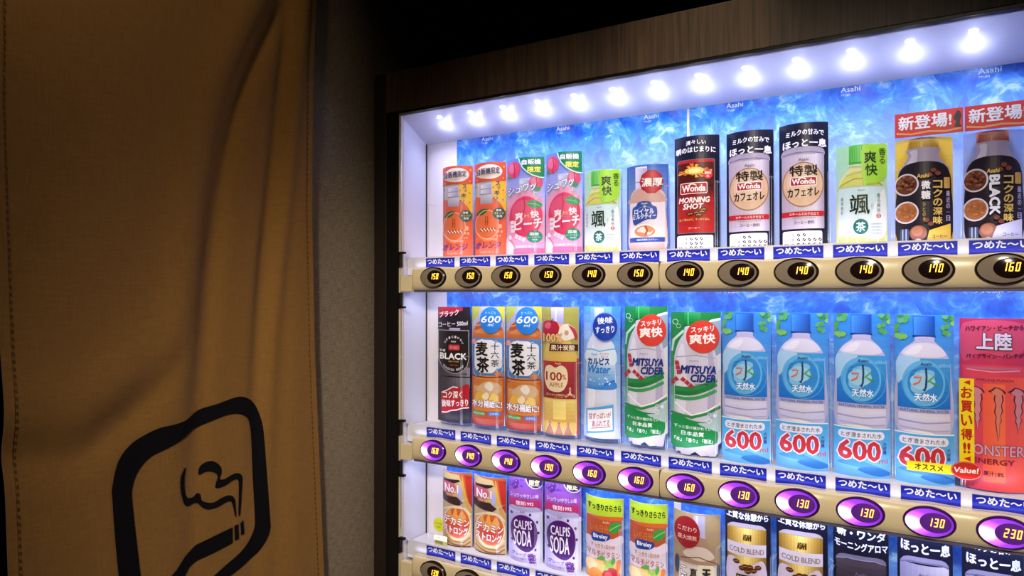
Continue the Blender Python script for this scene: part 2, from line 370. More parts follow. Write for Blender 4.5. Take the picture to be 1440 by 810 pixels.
def art_peach():
    a = Art(.037, .176); a.part('picture')
    a.G(-1, .45, 1, 1, 'd9c5e6', '5f7fd8', 12); a.G(-1, 0, 1, .45, 'f07fa4', 'e9a9cc', 8)
    a.part('cap'); a.RR(-.35, .66, .28, .79, 'c3c4de', .1); a.G(-.28, .67, .22, .77, 'dcdcef', 'a6a7c8', 6, True); a.R(-.33, .72, .26, .727, '8f92b5')
    a.part('picture'); a.S([(-1, .5), (-.6, .62), (-.3, .66), (.3, .66), (.65, .61), (.9, .5), (.9, 0), (-.95, 0)], 'e79fc0')
    a.part('fruit')
    for u, v, s, t in ((-.62, .885, .34, .085), (.55, .74, .36, .07)):
        a.E(u, v, s, t, 'd9476d'); a.E(u - .08, v + .015, s * .55, t * .6, 'e56c8a'); a.line([(u, v - t), (u + .06, v), (u, v + t * .8)], .03, 'b42f55')
    a.S([(.5, .70), (.8, .69), (.7, .655), (.5, .66)], '3d8f58'); a.S([(-.95, .82), (-.8, .80), (-.85, .86)], '3d8f58')
    a.E(.02, .40, .88, .205, 'dd3f68'); a.E(-.1, .45, .62, .12, 'e25a7e'); a.line([(-.1, .6), (-.02, .5), (-.15, .38), (-.1, .25)], .025, 'c42f58')
    a.part('leaf'); a.S([(.05, .53), (.4, .565), (.85, .53), (.8, .49), (.4, .485)], '3f9a62'); a.line([(.1, .53), (.45, .525), (.78, .505)], .02, '7cc48d')
    a.part('badge'); a.poly([(-.35, 1), (1, 1), (1, .79), (.75, .795), (.4, .815), (.1, .85), (-.15, .9), (-.3, .95)], '137a4c')
    a.line([(-.35, .995), (-.28, .95), (-.15, .9), (.1, .85), (.4, .815), (.75, .793), (1, .79)], .03, 'bfe6cf')
    a.T('自販機', -.18, .925, .82, .975, 'f4f2f6', .05, '26355e', .05); a.T('限定', .12, .845, .82, .9, 'f6ee5a', .05)
    a.T('シュワッ', -.9, .62, .55, .70, 'f6f2fa', .05, '3a4f9a', .06, shear=.1, slant=.05); a.T('と', .42, .61, .66, .65, 'f6f2fa', .04, '3a4f9a', .05)
    a.T('爽', -.52, .37, -.12, .44, 'fdf4f6', .05); a.T('快', .28, .385, .72, .455, 'fdf4f6', .05); a.T('から', -.06, .39, .22, .42, 'f6d45a', .04); a.T('ピーチ', -.55, .265, .88, .365, 'fdf4f6', .05, slant=.02)
    a.part('badge'); a.E(.5, .195, .42, .062, '27876a'); a.T('国産', .25, .205, .72, .235, 'e8f6e8', .04); a.T('ピーチパウダー', .14, .18, .86, .195, 'd8efdc', .02); a.T('使用', .35, .155, .65, .17, 'd8efdc', .02)
    a.part('emblem')
    for ang in (95, 215, -25):
        t = math.radians(ang); k = a.r / a.h; cx, cy = -.62, .22; dx, dy = math.cos(t), math.sin(t)
        for s in (.12, .32, .52):
            a.poly([(cx + dx * s - dy * .10, cy + (dy * s + dx * .10) * k), (cx + dx * (s + .17) - dy * .10, cy + (dy * (s + .17) + dx * .10) * k), (cx + dx * (s + .17) + dy * .10, cy + (dy * (s + .17) - dx * .10) * k), (cx + dx * s + dy * .10, cy + (dy * s - dx * .10) * k)], 'f9dbe6')
    a.part('picture'); a.S([(-1, 0), (-1, .13), (-.8, .16), (-.55, .08), (-.5, 0)], 'f7d4e2'); a.R(-.6, .0, 1, .075, 'e2608c')
    a.T('炭酸飲料 果汁1%', -.5, .085, .7, .108, 'fbe6ee', .02)
    return a
def art_tea():
    a = Art(.0345, .139); a.part('picture')
    a.G(-1, 0, 1, 1, 'cfe6cf', 'b5e0b4', 8); a.G(-1, .5, -.2, 1, 'b8e0d0', 'a8dcae', 5)
    a.S([(-.95, 0), (-.92, .5), (-.85, .66), (-.5, .76), (-.35, .80), (.2, .80), (.4, .76), (.75, .66), (.88, .5), (.92, 0)], 'dfe2a4')
    a.part('tea'); a.S([(-.86, .55), (-.8, .64), (-.45, .73), (.3, .73), (.72, .63), (.8, .55)], 'd6d56f'); a.line([(-.85, .61), (-.3, .665), (.3, .665), (.78, .60)], .02, '9da14e'); a.line([(-.6, .70), (0, .73), (.5, .70)], .02, 'b8bb6e'); a.G(-.9, 0, .88, .12, 'b9bd5c', 'dfe08e', 6)
    for x in (-.6, -.2, .2, .6): a.line([(x, .02), (x + .05, .1)], .025, 'f0f0bb')
    a.part('cap'); a.G(-.48, .80, .1, .99, '4fae42', '6ccc58', 6); a.G(-.46, .83, .0, .98, '5fc04e', '8ddc78', 6, True); a.R(-.5, .79, .12, .805, 'cfe9c6')
    for i in range(6): a.R(-.44 + i * .09, .84, -.425 + i * .09, .97, '49a23c')
    a.part('badge'); a.S([(.05, .98), (.55, .985), (1, .98), (1, .74), (.85, .65), (.45, .61), (.12, .63), (.03, .72)], 'a3d940'); a.poly([(.06, .66), (.12, .58), (.3, .63)], 'a3d940')
    a.part('label'); a.G(-.9, .11, .9, .585, 'e3ecea', 'c9e2e2', 6); a.S([(.0, .11), (.9, .11), (.9, .55), (.5, .4), (.3, .2)], 'ecf2f0'); a.R(-.9, .585, .9, .592, '9fc7bd')
    a.T('爽', .12, .81, .58, .92, '16381d', .03); a.T('快', .16, .69, .62, .80, '16381d', .03); a.T('香', .68, .88, .95, .95, '16381d', .01); a.T('る', .70, .80, .92, .87, '16381d', .01)
    a.T('颯', -.45, .32, .32, .51, '122a22', .02); a.T('そう', .38, .37, .46, .42, '2a463c', .0)
    a.part('seal'); a.C(-.02, .2, .3, '1f6b60'); a.T('茶', -.2, .155, .16, .245, 'dff0ea', .03)
    a.V('香る爽快', .60, .33, .74, .52, '55706a', 0); a.C(.67, .30, .09, 'c4463f'); a.V('爽', .62, .27, .72, .33, 'f4e4e0', 0)
    a.V('緑茶飲料', -.80, .32, -.70, .5, '55706a', 0)
    for i in range(4): a.T('国産茶葉百％', .38, .215 - i * .03, .82, .232 - i * .03, '5b726e', 0)
    a.T('Asahi', -.12, .545, .14, .562, '4b7f7a', 0)
    return a
def art_milktea():
    a = Art(.0355, .14); a.part('picture')
    a.R(-1, 0, 1, 1, '3f5fa8'); a.R(-.93, .02, .93, .96, '5b7cc0'); a.G(-.93, .5, .93, .96, '7d97cf', '4a69b0', 8)
    a.S([(-.8, 0), (-.84, .5), (-.8, .66), (-.55, .74), (-.5, .8), (.1, .8), (.45, .74), (.82, .66), (.86, .5), (.84, 0)], 'dbb8ac')
    a.part('cap'); a.G(-.58, .72, -.02, .98, 'c9bfd8', 'dcd6e6', 6); a.G(-.56, .74, -.04, .96, 'd9d3e6', 'aca3c4', 6, True); a.R(-.6, .80, 0, .81, '9389ab')
    a.part('label'); a.G(-.84, .12, .86, .60, 'e9dcdc', 'e2d5df', 6); a.S([(-.84, .62), (-.5, .72), (.3, .72), (.82, .63), (.82, .57), (-.84, .57)], 'c99f93')
    a.part('seal'); a.E(.2, .8, .56, .135, 'a81f2c', 40, .035, 10); a.E(.2, .8, .47, .112, 'bb2b36'); a.T('濃厚', -.28, .745, .74, .845, 'f9eee2', .03, '5a1218', .03)
    a.part('emblem'); a.S([(-.7, .36), (-.72, .5), (-.55, .53), (-.4, .575), (.1, .575), (.25, .53), (.45, .5), (.43, .38), (.0, .37), (-.4, .33), (-.6, .31)], '2c4a9b'); a.ring(-.13, .46, .4, .02, '8fa3dd', sq=.6)
    a.T('Asahi', -.3, .545, .0, .565, 'e8ecfa', .02); a.T('茶', -.2, .50, -.06, .535, 'dcd9a0', .02)
    a.T('ロイヤル', -.62, .435, .32, .495, 'f6f4fa', .03); a.T('ミルクティー', -.7, .37, .42, .43, 'f6f4fa', .03, slant=.015)
    a.part('cup'); a.E(-.12, .235, .62, .085, 'f4e9e4'); a.E(-.12, .235, .50, .066, 'd98a5a'); a.S([(-.5, .24), (-.2, .29), (.1, .22), (.3, .25), (.1, .19), (-.2, .22)], 'f2dccb'); a.line([(-.1, .3), (0, .24), (-.1, .19)], .05, 'b5542e')
    a.part('label'); a.R(-.84, .115, .86, .165, '2c4a9b'); a.T('国産生乳使用ミルクティー', -.5, .128, .5, .15, 'dfe4f6', .02)
    a.G(-.84, 0, .85, .11, 'b98d84', 'd9b3a8', 6)
    return a
def beans(a, rows, v0, top='f6f1e6'):
    a.part('panel'); a.RR(-.86, .028, .74, .152, top, .08)
    for i, (s, n) in enumerate(rows):
        v = .122 - i * .037; a.T(s, -.80, v - .011, -.4, v + .009, '3a2b28', .01)
        a.part('bean')
        for j in range(n):
            u = -.22 + j * .22; a.E(u, v - .002, .072, .0135, '2e2326', 10); a.line([(u - .04, v - .009), (u, v - .002), (u + .04, v + .006)], .012, 'f0e8dc')
    a.T('※当社調べによる製品イメージです', -.82, .006, .8, .018, 'bfb8c6', 0)
def wonda(a, u0, v0, u1, v1, bg, fg='fbf6f4', rim=True, slant=0):
    a.part('logo')
    if rim: a.RR(u0, v0, u1, v1, fg, .06); e = .03; ev = e * a.r / a.h; a.RR(u0 + e, v0 + ev, u1 - e, v1 - ev, bg, .04)
    W, H = u1 - u0, v1 - v0
    a.T('Wonda', u0 + W * .07, v0 + H * .2, u1 - W * .07, v0 + H * .78, fg, .045)
    a.part('logo'); a.line([(u0 + W * (.28 + .04 * i), v0 + H * (.72 + .16 * math.sin(PI * i / 8))) for i in range(9)], .022, fg)
def art_morning():
    a = Art(.0362, .183); a.part('picture')
    a.R(-1, 0, 1, 1, '14122a'); a.RR(-.88, .17, .80, .80, '6e6670', .08); a.RR(-.84, .175, .76, .795, 'b5201f', .08)
    a.R(-.84, .58, .76, .77, '54120f')
    a.part('picture')
    for i in range(18):
        t = 2 * PI * i / 18; k = .75 + .25 * math.cos(5 * i)
        a.poly([(-.1, .70), (-.1 + .78 * k * math.cos(t - .12), .70 + .065 * k * math.sin(t - .12)), (-.1 + .78 * k * math.cos(t + .12), .70 + .065 * k * math.sin(t + .12))], 'e07a2a' if i % 2 else 'f0a83a')
    a.E(-.1, .70, .42, .032, 'f6c455'); a.E(-.1, .70, .25, .02, 'fdeb9a')
    a.C(.5, .665, .2, 'd8322c'); a.T('朝専用', .36, .665, .64, .69, 'fbeee6', .03); a.T('缶', .44, .64, .56, .66, 'fbeee6', .03)
    a.G(-.84, .42, .76, .585, 'b5201f', '3a0f10', 6)
    wonda(a, -.72, .505, .48, .60, 'b3201f')
    a.T('MORNING', -.78, .43, .58, .475, 'fbf6f4', .05, shear=.2, slant=.0); a.T('SHOT', -.6, .375, .3, .42, 'fbf6f4', .05, shear=.2)
    a.part('bean')
    for x, y in ((-.28, .335), (.0, .345), (.25, .35), (.1, .325), (.32, .37)): a.E(x, y, .17, .017, '5a2a14'); a.line([(x - .1, y - .004), (x, y + .003), (x + .1, y - .002)], .018, 'c98a4a')
    a.T('丸く深みのて、すっきり旨み。', -.76, .275, .6, .295, 'f0c46a', .02); a.T('コーヒー', -.36, .205, .16, .222, 'f0dcd0', .02)
    a.T('清々しい', -.45, .915, .42, .952, 'f6f2f8', .03, slant=.0, arch=.01); a.T('朝のはじまりに', -.9, .845, .85, .895, 'f6f2f8', .045, arch=.01)
    beans(a, (('コーヒー感', 3), ('ミルク感', 3), ('甘さ', 3)), 0)
    return a
def art_cafe(top='ミルクの甘みで', body='d9cbd8', low=True):
    a = Art(.0345, .182); a.part('picture')
    a.R(-1, 0, 1, 1, '15142c'); a.R(-.9, .17, .82, .755, body); a.G(-.9, .17, .82, .755, 'b9a9bd', 'e6dce6', 10, True); a.S([(-.9, .74), (-.85, .79), (-.5, .81), (.4, .81), (.78, .79), (.82, .74), (.4, .75), (-.5, .75)], 'aca0b8')
    a.G(.45, .17, .82, .755, 'e2d6e2', 'a99bb2', 6, True); a.line([(-.88, .755), (-.4, .768), (.3, .768), (.8, .755)], .02, '7d7292')
    a.part('emblem'); a.E(-.04, .515, .85, .178, 'a77a5e'); a.E(-.04, .515, .80, .168, 'dcb798'); a.E(-.1, .53, .6, .12, 'e4c4a8')
    a.T('特製', -.58, .585, .55, .665, '1c1214', .045); wonda(a, -.56, .505, .52, .575, 'ab2430'); a.T('カフェオレ', -.66, .42, .62, .485, '1c1214', .04, slant=.008)
    a.part('picture'); a.R(-.9, .265, .82, .305, 'c0202c'); a.T('スチームミルク仕立て', -.6, .274, .6, .296, 'f4dcd8', .03); a.T('STEAMED MILK SERVED', -.5, .248, .5, .257, '8c8090', 0)
    a.T('コーヒー飲料', -.42, .205, .42, .232, '5f5668', .02); a.T('Asahi', -.22, .70, .2, .722, '5b5270', .03)
    a.T(top, -.72, .89, .82, .935, 'f4f2f8', .035, arch=.012); a.T('ほっと一息', -.84, .80, .92, .862, 'f4f2f8', .055, arch=.012)
    beans(a, (('コーヒー感', 2), ('ミルク感', 5), ('甘さ', 5)), 0)
    return a
def art_bottlecan(black):
    a = Art(.0335, .143); a.part('picture')
    a.R(-1, 0, 1, 1, '9fb0dd' if black else 'e0b63c'); a.G(-1, 0, 1, 1, 'b6b8dc' if black else 'd3a52e', '8ea6e0' if black else 'ecc64e', 6)
    a.part('cap'); cc = ('a4544a', 'd79a86') if black else ('c6962e', 'f0d070')
    a.G(-.55, .885, .52, 1, cc[0], cc[1], 6); a.G(-.5, .885, .0, .985, cc[0], cc[1], 5, True); a.E(-.02, .985, .5, .016, cc[1])
    for i in range(9): a.R(-.48 + i * .115, .89, -.465 + i * .115, .94, cc[0])
    a.part('neck'); a.S([(-.55, .9), (-.52, .83), (-.75, .74), (-.82, .70), (.82, .70), (.75, .74), (.5, .83), (.52, .9)], 'b3a7c6'); a.S([(-.45, .88), (-.42, .83), (-.6, .74), (-.3, .74), (-.2, .88)], 'dcd4ea')
    a.part('picture'); a.S([(-.92, .05), (-.95, .5), (-.9, .66), (-.7, .745), (-.3, .775), (.3, .775), (.7, .745), (.9, .66), (.95, .5), (.92, .05)], '241a26')
    a.part('bowl')
    for cy, cc2, in ((.575, '6b3a26'), (.315, 'b06a3c')):
        a.C(-.6, cy, .44, 'ded4da'); a.C(-.6, cy, .38, cc2)
        random.seed(int(cy * 100))
        for i in range(34):
            t = random.random() * 6.28; q = .33 * math.sqrt(random.random()); a.E(-.6 + q * math.cos(t), cy + q * math.sin(t) * a.r / a.h, .06, .012, random.choice(('4a2418', '8c5034', 'a0603c') if cy > .5 else ('c07c48', 'a05c34', 'b87040')), 8)
    a.C(-.18, .12, .3, '8a4f38'); a.C(-.22, .135, .2, 'a5694c'); a.C(-.18, .04, .12, 'c9bfd0')
    for x, y in ((.35, .69), (.5, .66), (.22, .65), (.1, .235), (.25, .20)): a.E(x, y, .1, .02, '7a3f2c', 12)
    a.part('label'); a.poly([(.1, .03), (.92, .03), (.92, .20), (.2, .14)] if not black else [(-.1, .03), (.92, .03), (.92, .22), (.1, .16)], 'd0a83c' if not black else 'b9b4cc')
    a.R(-.92, 0, .92, .03, 'c3b7cf'); a.R(-.82, .02, -.5, .16, '3c4560'); a.R(-.74, .02, -.7, .16, 'a8b0cc'); a.R(-.62, .02, -.58, .16, 'a8b0cc')
    a.T('Asahi', -.22, .625, .2, .66, 'e0b04a', .05, shear=.1)
    if black: a.T('BLACK', 0, 0, 1, 1, 'f4f2f8', .0) if False else None
    a.V('コクの深味', .34, .19, .64, .60, 'd9b45a', .05)
    if black:
        # the word runs down the can, its letters turned a quarter
        V, F, _ = glyphs('BLACK'); a.part('lettering'); a.layer += 1
        for j, (dx, dy) in enumerate(((0, 0), (.02, 0), (-.02, 0), (0, .006), (0, -.006))):
            a.add([(-.12 + y * .32 + dx, .60 - x * .34 + dy) for x, y in V], F, 'f4f2f8', a.layer + j * .03)
    else: a.V('微糖', -.06, .42, .24, .60, 'f4f2f8', .05); a.V('ひとの手', -.02, .22, .08, .40, 'd9b45a', .0)
    a.V('最近の一日', .78, .22, .9, .5, 'b9aecb', .02); a.part('label'); a.RR(.7, .52, .9, .62, 'c9a050', .04)
    a.T('コーヒー', .3, .07, .8, .10, '4a3216' if not black else '4a4660', .02)
    return a
def art_black():
    a = Art(.0365, .217); a.part('picture')
    a.S([(-.72, .012), (-.72, .4), (-.6, .55), (.75, .55), (1, .5), (1, .012)], '3a3440'); a.G(-.7, .0, 1, .20, '2a2634', '38324a', 6); a.G(-.7, .3, 1, .48, '3c3844', '8b8798', 8, True); a.R(-.7, .39, 1, .4, '15121a')
    a.R(-.95, .78, 1, 1, '17121e'); a.poly([(-.95, .905), (.55, .97), (.55, 1), (-.95, 1)], 'a31d2e'); a.poly([(-.95, .80), (1, .84), (1, .78), (.5, .7), (-.95, .72)], '1c1824')
    a.G(-.9, .68, .95, .79, '2c2838', '4c4a62', 5); a.G(-.28, .76, .4, .82, '6e6c8e', 'a8a6c4', 4)
    a.part('badge'); sh = [(-.98, .55), (-.98, .80), (.95, .80), (.95, .55), (.85, .49), (.6, .45), (.25, .425), (-.1, .422), (-.45, .44), (-.75, .48)]
    a.poly(sh, 'b9b2c2'); a.poly([((x + .02) * .965 - .02, .61 + (y - .61) * .975) for x, y in sh], '120e16')
    a.C(0, .64, .36, '1c1620'); a.part('logo'); a.RR(-.32, .625, .38, .675, 'b0202e', .05); a.T('100% ARABICA', -.26, .635, .32, .665, 'e88a80', .02)
    for i, ch in enumerate('ORIGINAL'):
        t = math.radians(152 - i * 17.8); x = .02 + .62 * math.cos(t); y = .655 + .085 * math.sin(t); a.T(ch, x - .05, y - .008, x + .05, y + .012, 'd9d3de', .03)
    for i, ch in enumerate('ROASTED BEANS'):
        if ch == ' ': continue
        t = math.radians(212 + i * 9.8); x = .0 + .68 * math.cos(t); y = .525 + .072 * math.sin(t); a.T(ch, x - .045, y - .008, x + .045, y + .012, 'd9d3de', .03)
    a.T('Asahi', -.14, .695, .16, .71, 'e6e2ea', .03); a.T('THE', -.86, .612, -.5, .63, 'f4f2f6', .05); a.T('BLACK', -.82, .548, .82, .60, 'f8f6fa', .06)
    a.T('深煎りの余韻', -.3, .522, .34, .535, 'c9a860', .02); a.T('NET 500', -.2, .49, .3, .502, 'c05040', .02)
    a.part('banner'); a.S([(-.72, .08), (-.72, .25), (-.3, .28), (0, .31), (.4, .31), (1, .33), (1, .14), (.6, .13), (.2, .11), (-.2, .1), (-.5, .075)], 'b5202e', 3)
    a.line([(-.72, .08), (-.4, .085), (-.1, .105), (.2, .11), (.6, .13), (1, .135)], .03, 'ecdfe4'); a.line([(-.72, .25), (-.4, .275), (0, .31), (.3, .305)], .03, 'ecdfe4')
    a.T('コク深く', -.62, .205, .55, .265, 'faf6f8', .04, slant=.01); a.T('後味すっきり', -.7, .13, .92, .19, 'faf6f8', .04, slant=.02)
    a.T('ブラック', -.86, .905, .35, .955, 'f6dce0', .04, slant=.03); a.T('コーヒー 500ml', -.9, .825, .9, .865, 'e6e2ee', .03, slant=.02); a.T('微糖', .5, .415, .85, .432, '2a2634', .02)
    return a
def art_barley():
    a = Art(.037, .219); a.part('picture')
    a.G(-1, .7, 1, 1, 'b9a6b8', '9ea6c4', 6); a.poly([(-1, 1), (-.45, 1), (-.6, .93), (-.9, .87), (-1, .86)], 'a9b04a'); a.poly([(.5, 1), (1, 1), (1, .86), (.75, .93)], 'c9c23c'); a.R(-.35, .88, .3, 1, 'b6b2d0')
    a.part('bottle'); a.S([(-.95, 0), (-.97, .6), (-.95, .75), (-.75, .84), (-.45, .875), (.4, .875), (.75, .84), (.95, .75), (.97, .5), (.95, 0)], 'b4562e')
    a.G(-.95, .72, .95, .80, 'c06032', 'cf7c46', 5); a.line([(-.75, .835), (0, .86), (.8, .83)], .03, 'd99a6a'); a.S([(-.8, .78), (-.3, .82), (.4, .80), (.7, .76), (0, .77)], 'd88a50')
    a.part('label'); a.R(-.97, .415, .97, .735, '4f86c6')
    random.seed(5)
    for i in range(16): a.ring(random.uniform(-.85, .85), random.uniform(.45, .70), random.uniform(.12, .28), .025, random.choice(('a9cdea', 'd5e6f2', '2f62a8', 'e8b07a')), 18)
    a.RR(-.82, .44, .55, .72, 'eceaf0', .4); a.RR(.35, .48, .86, .70, 'e4e6f0', .2); a.E(.62, .435, .25, .02, 'd07a3c'); a.C(-.85, .70, .14, 'e4a0a0')
    a.T('麦', -.72, .585, -.02, .70, '10101a', .05); a.T('茶', -.66, .445, .06, .57, '10101a', .05); a.V('十六茶', .18, .49, .68, .70, '1c2238', .02)
    a.part('glass'); a.G(-.95, .0, .95, .41, 'a8432c', 'c2602e', 8); a.E(0, .40, .9, .02, 'd98a4c'); a.RR(-.9, .12, .9, .385, 'cf7a36', .2); a.G(-.85, .2, .85, .33, 'c9803a', 'dba862', 5)
    a.S([(-.7, .30), (-.1, .37), (.7, .35), (.8, .29), (.3, .26), (-.3, .27)], 'd7b48c'); a.S([(-.2, .33), (.1, .37), (.35, .33), (.15, .29)], 'ece2d4'); a.S([(-.8, .2), (-.6, .28), (-.2, .27), (-.3, .19)], 'e8b44a'); a.S([(.05, .2), (.3, .27), (.65, .25), (.6, .19)], 'f0cf70'); a.S([(-.35, .24), (-.1, .28), (.1, .25), (-.1, .21)], 'f3e2b8')
    a.line([(-.95, .41), (0, .405), (.95, .41)], .03, '8f3c22')
    a.T('水分補給に!', -.93, .155, .86, .215, 'fbf8fc', .05, '5c2a66', .07, slant=-.005)
    a.part('badge'); a.RR(-.9, .085, -.12, .115, '3f9a4e', .1); a.RR(.02, .085, .8, .118, '3f78c6', .1); a.T('カフェインゼロ', -.82, .092, -.2, .108, 'e2f2e2', .01); a.T('ミネラル', .16, .092, .66, .11, 'e2eaf6', .02)
    a.G(-.95, 0, .95, .06, '8f2f26', 'b24c34', 4)
    a.part('badge'); a.C(.2, .885, .66, '1f78cf'); a.T('たっぷり', -.14, .93, .5, .955, 'bfe0fa', .0, arch=.008); a.T('600', -.38, .865, .80, .92, 'eef4fc', .03, shear=.15); a.T('ml', .02, .835, .38, .86, 'eef4fc', .02, shear=.2)
    return a
def art_apple():
    a = Art(.0355, .22); a.part('picture')
    a.G(-1, .55, 1, 1, 'b7ab62', '9a9440', 6); a.G(-.95, 0, -.8, .55, 'cfc07c', 'a8a058', 4); a.R(.85, 0, 1, .6, 'a83030')
    a.part('cap'); a.G(-.5, .86, .18, 1, 'a9a4cf', 'c0bce2', 5); a.R(-.3, .86, -.2, 1, 'd6d2ee')
    a.part('bottle'); a.S([(-.9, .03), (-.93, .5), (-.9, .64), (-.6, .76), (-.4, .86), (.15, .86), (.45, .76), (.85, .64), (.88, .5), (.87, .03), (.4, .0), (-.4, .0)], 'd9b65c'); a.G(-.88, .1, .85, .28, 'c99a4a', 'e8cc70', 6); a.G(-.4, .12, .3, .27, 'e8cc70', 'f2dc86', 3)
    for x in (-.6, -.1, .4): a.S([(x - .2, .0), (x - .05, .09), (x + .1, .09), (x + .25, .0)], 'b07a62'); a.line([(x - .25, .0), (x - .02, .085)], .02, 'e0c08c'); a.line([(x + .08, .085), (x + .3, .0)], .02, 'e0c08c')
    a.part('fruit'); a.S([(-.95, .82), (-.9, .88), (-.6, .895), (-.2, .885), (-.05, .84), (-.15, .79), (-.5, .765), (-.85, .78)], 'b02038'); a.S([(-.85, .84), (-.75, .875), (-.5, .875), (-.6, .83)], 'd45a6a'); a.line([(-.5, .875), (-.42, .905)], .03, '5a3820')
    a.S([(-.1, .79), (.05, .85), (.4, .87), (.8, .83), (.85, .77), (.4, .74), (.05, .75)], 'ead8c4'); a.S([(.45, .86), (.8, .83), (.95, .77), (.85, .74), (.7, .8)], 'b83040'); a.E(.35, .80, .12, .02, 'b89a70')
    a.T('100%', -.92, .725, .1, .79, 'e8b878', .05, '5a1a1c', .04); a.part('panel'); a.poly([(-.6, .655), (.98, .66), (.98, .71), (-.55, .715)], '4a1c20'); a.T('果汁炭酸', -.5, .662, .8, .705, 'f0dcc0', .03)
    a.part('label'); a.G(-.92, .285, .88, .575, '8f2630', 'a8303a', 5); a.S([(-.85, .43), (-.8, .52), (-.55, .545), (-.25, .525), (.05, .545), (.35, .515), (.42, .43), (.2, .355), (-.2, .335), (-.65, .355)], 'ead6ac'); a.T('Asahi', -.28, .552, .05, .568, 'e8c48a', .02)
    a.T('100', -.76, .425, .1, .49, 'a3202e', .03); a.T('%', .12, .435, .34, .475, 'a3202e', .01); a.T('APPLE', -.58, .375, .18, .408, 'b04a3c', .0); a.T('果汁100% 炭酸飲料', -.75, .305, .25, .322, 'e8c48a', .01); a.T('三ツ矢', -.3, .292, .2, .302, 'e8c48a', .0)
    a.part('emblem')
    for ang in (90, 210, -30):
        t = math.radians(ang); k = a.r / a.h; cx, cy = .55, .325; dx, dy = math.cos(t), math.sin(t)
        a.line([(cx, cy), (cx + dx * .3, cy + dy * .3 * k)], .05, 'e8c090'); a.line([(cx + dx * .1, cy + dy * .1 * k), (cx + dx * .26, cy + dy * .26 * k)], .02, '8f2630')
    return a
def art_lactic():
    a = Art(.0345, .22); a.part('picture')
    a.G(-1, 0, 1, 1, 'c9d6f2', '6fa6ea', 12); a.G(.55, .3, 1, 1, 'a9c4f0', '3f8ae0', 8); a.G(-1, .75, -.6, 1, '9abcf0', '4f94e4', 4)
    a.part('bottle'); a.S([(-.8, .0), (-.83, .62), (-.75, .72), (-.5, .79), (-.42, .86), (.15, .86), (.3, .79), (.62, .72), (.72, .62), (.7, .0)], 'd9dcf2'); a.R(-.4, .84, .12, .99, 'b4c4ee'); a.R(-.3, .84, -.15, .99, 'd3dcf6'); a.S([(-.7, .04), (-.72, .55), (-.4, .7), (-.35, .3)], 'eceefa')
    a.part('label'); a.G(-.82, .38, .72, .60, '4f94dc', 'cfe2f4', 10); a.S([(-.82, .58), (-.82, .67), (-.5, .675), (-.1, .665), (.3, .675), (.72, .68), (.72, .56)], 'd6e6f2'); a.line([(-.82, .67), (-.5, .675), (-.1, .66), (.3, .672), (.72, .68)], .03, '5fb4dc'); a.line([(.1, .405), (.4, .42), (.72, .44)], .06, '2f74cc'); a.S([(-.82, .38), (-.4, .385), (.2, .40), (.72, .43), (.72, .375), (-.82, .372)], '3f86d6')
    random.seed(9)
    for i in range(14): a.C(random.uniform(-.75, .6), random.uniform(.41, .52), random.uniform(.02, .045), 'eef6fc')
    a.T('カルピス', -.74, .56, .44, .61, '1d2f86', .06); a.T('Water', -.72, .495, .5, .555, '2b7fd0', .04, shear=.3); a.T('~ウォーター~', .02, .47, .55, .487, '3a66a8', .0); a.T('Asahi', -.55, .63, -.2, .645, '4f6fb8', .0)
    a.T('すっきり', -.1, .635, .4, .65, 'd86a5a', .02); a.T('おいしさ', .0, .615, .36, .63, 'd86a5a', .02)
    a.part('banner'); a.poly([(-.82, .025), (.68, .06), (.66, .26), (-.84, .215)], '4fa4dc'); a.poly([(-.74, .045), (.62, .07), (.60, .235), (-.76, .205)], 'f6f4f8')
    a.T('甘ずっぱいが', -.68, .14, .52, .185, 'b02c3a', .02, slant=.02); a.T('あふれてる', -.5, .085, .45, .13, 'b02c3a', .02, slant=.015); a.part('lettering'); a.line([(-.55, .072), (0, .085), (.5, .095)], .018, 'b02c3a')
    a.part('badge'); a.C(.22, .845, .72, '6a8fe0'); a.C(.22, .845, .67, '173a9c'); a.T('後味', -.2, .865, .62, .915, 'f2f4fc', .03, slant=.01); a.T('すっきり', -.3, .795, .72, .845, 'f2f4fc', .03, slant=.01)
    return a
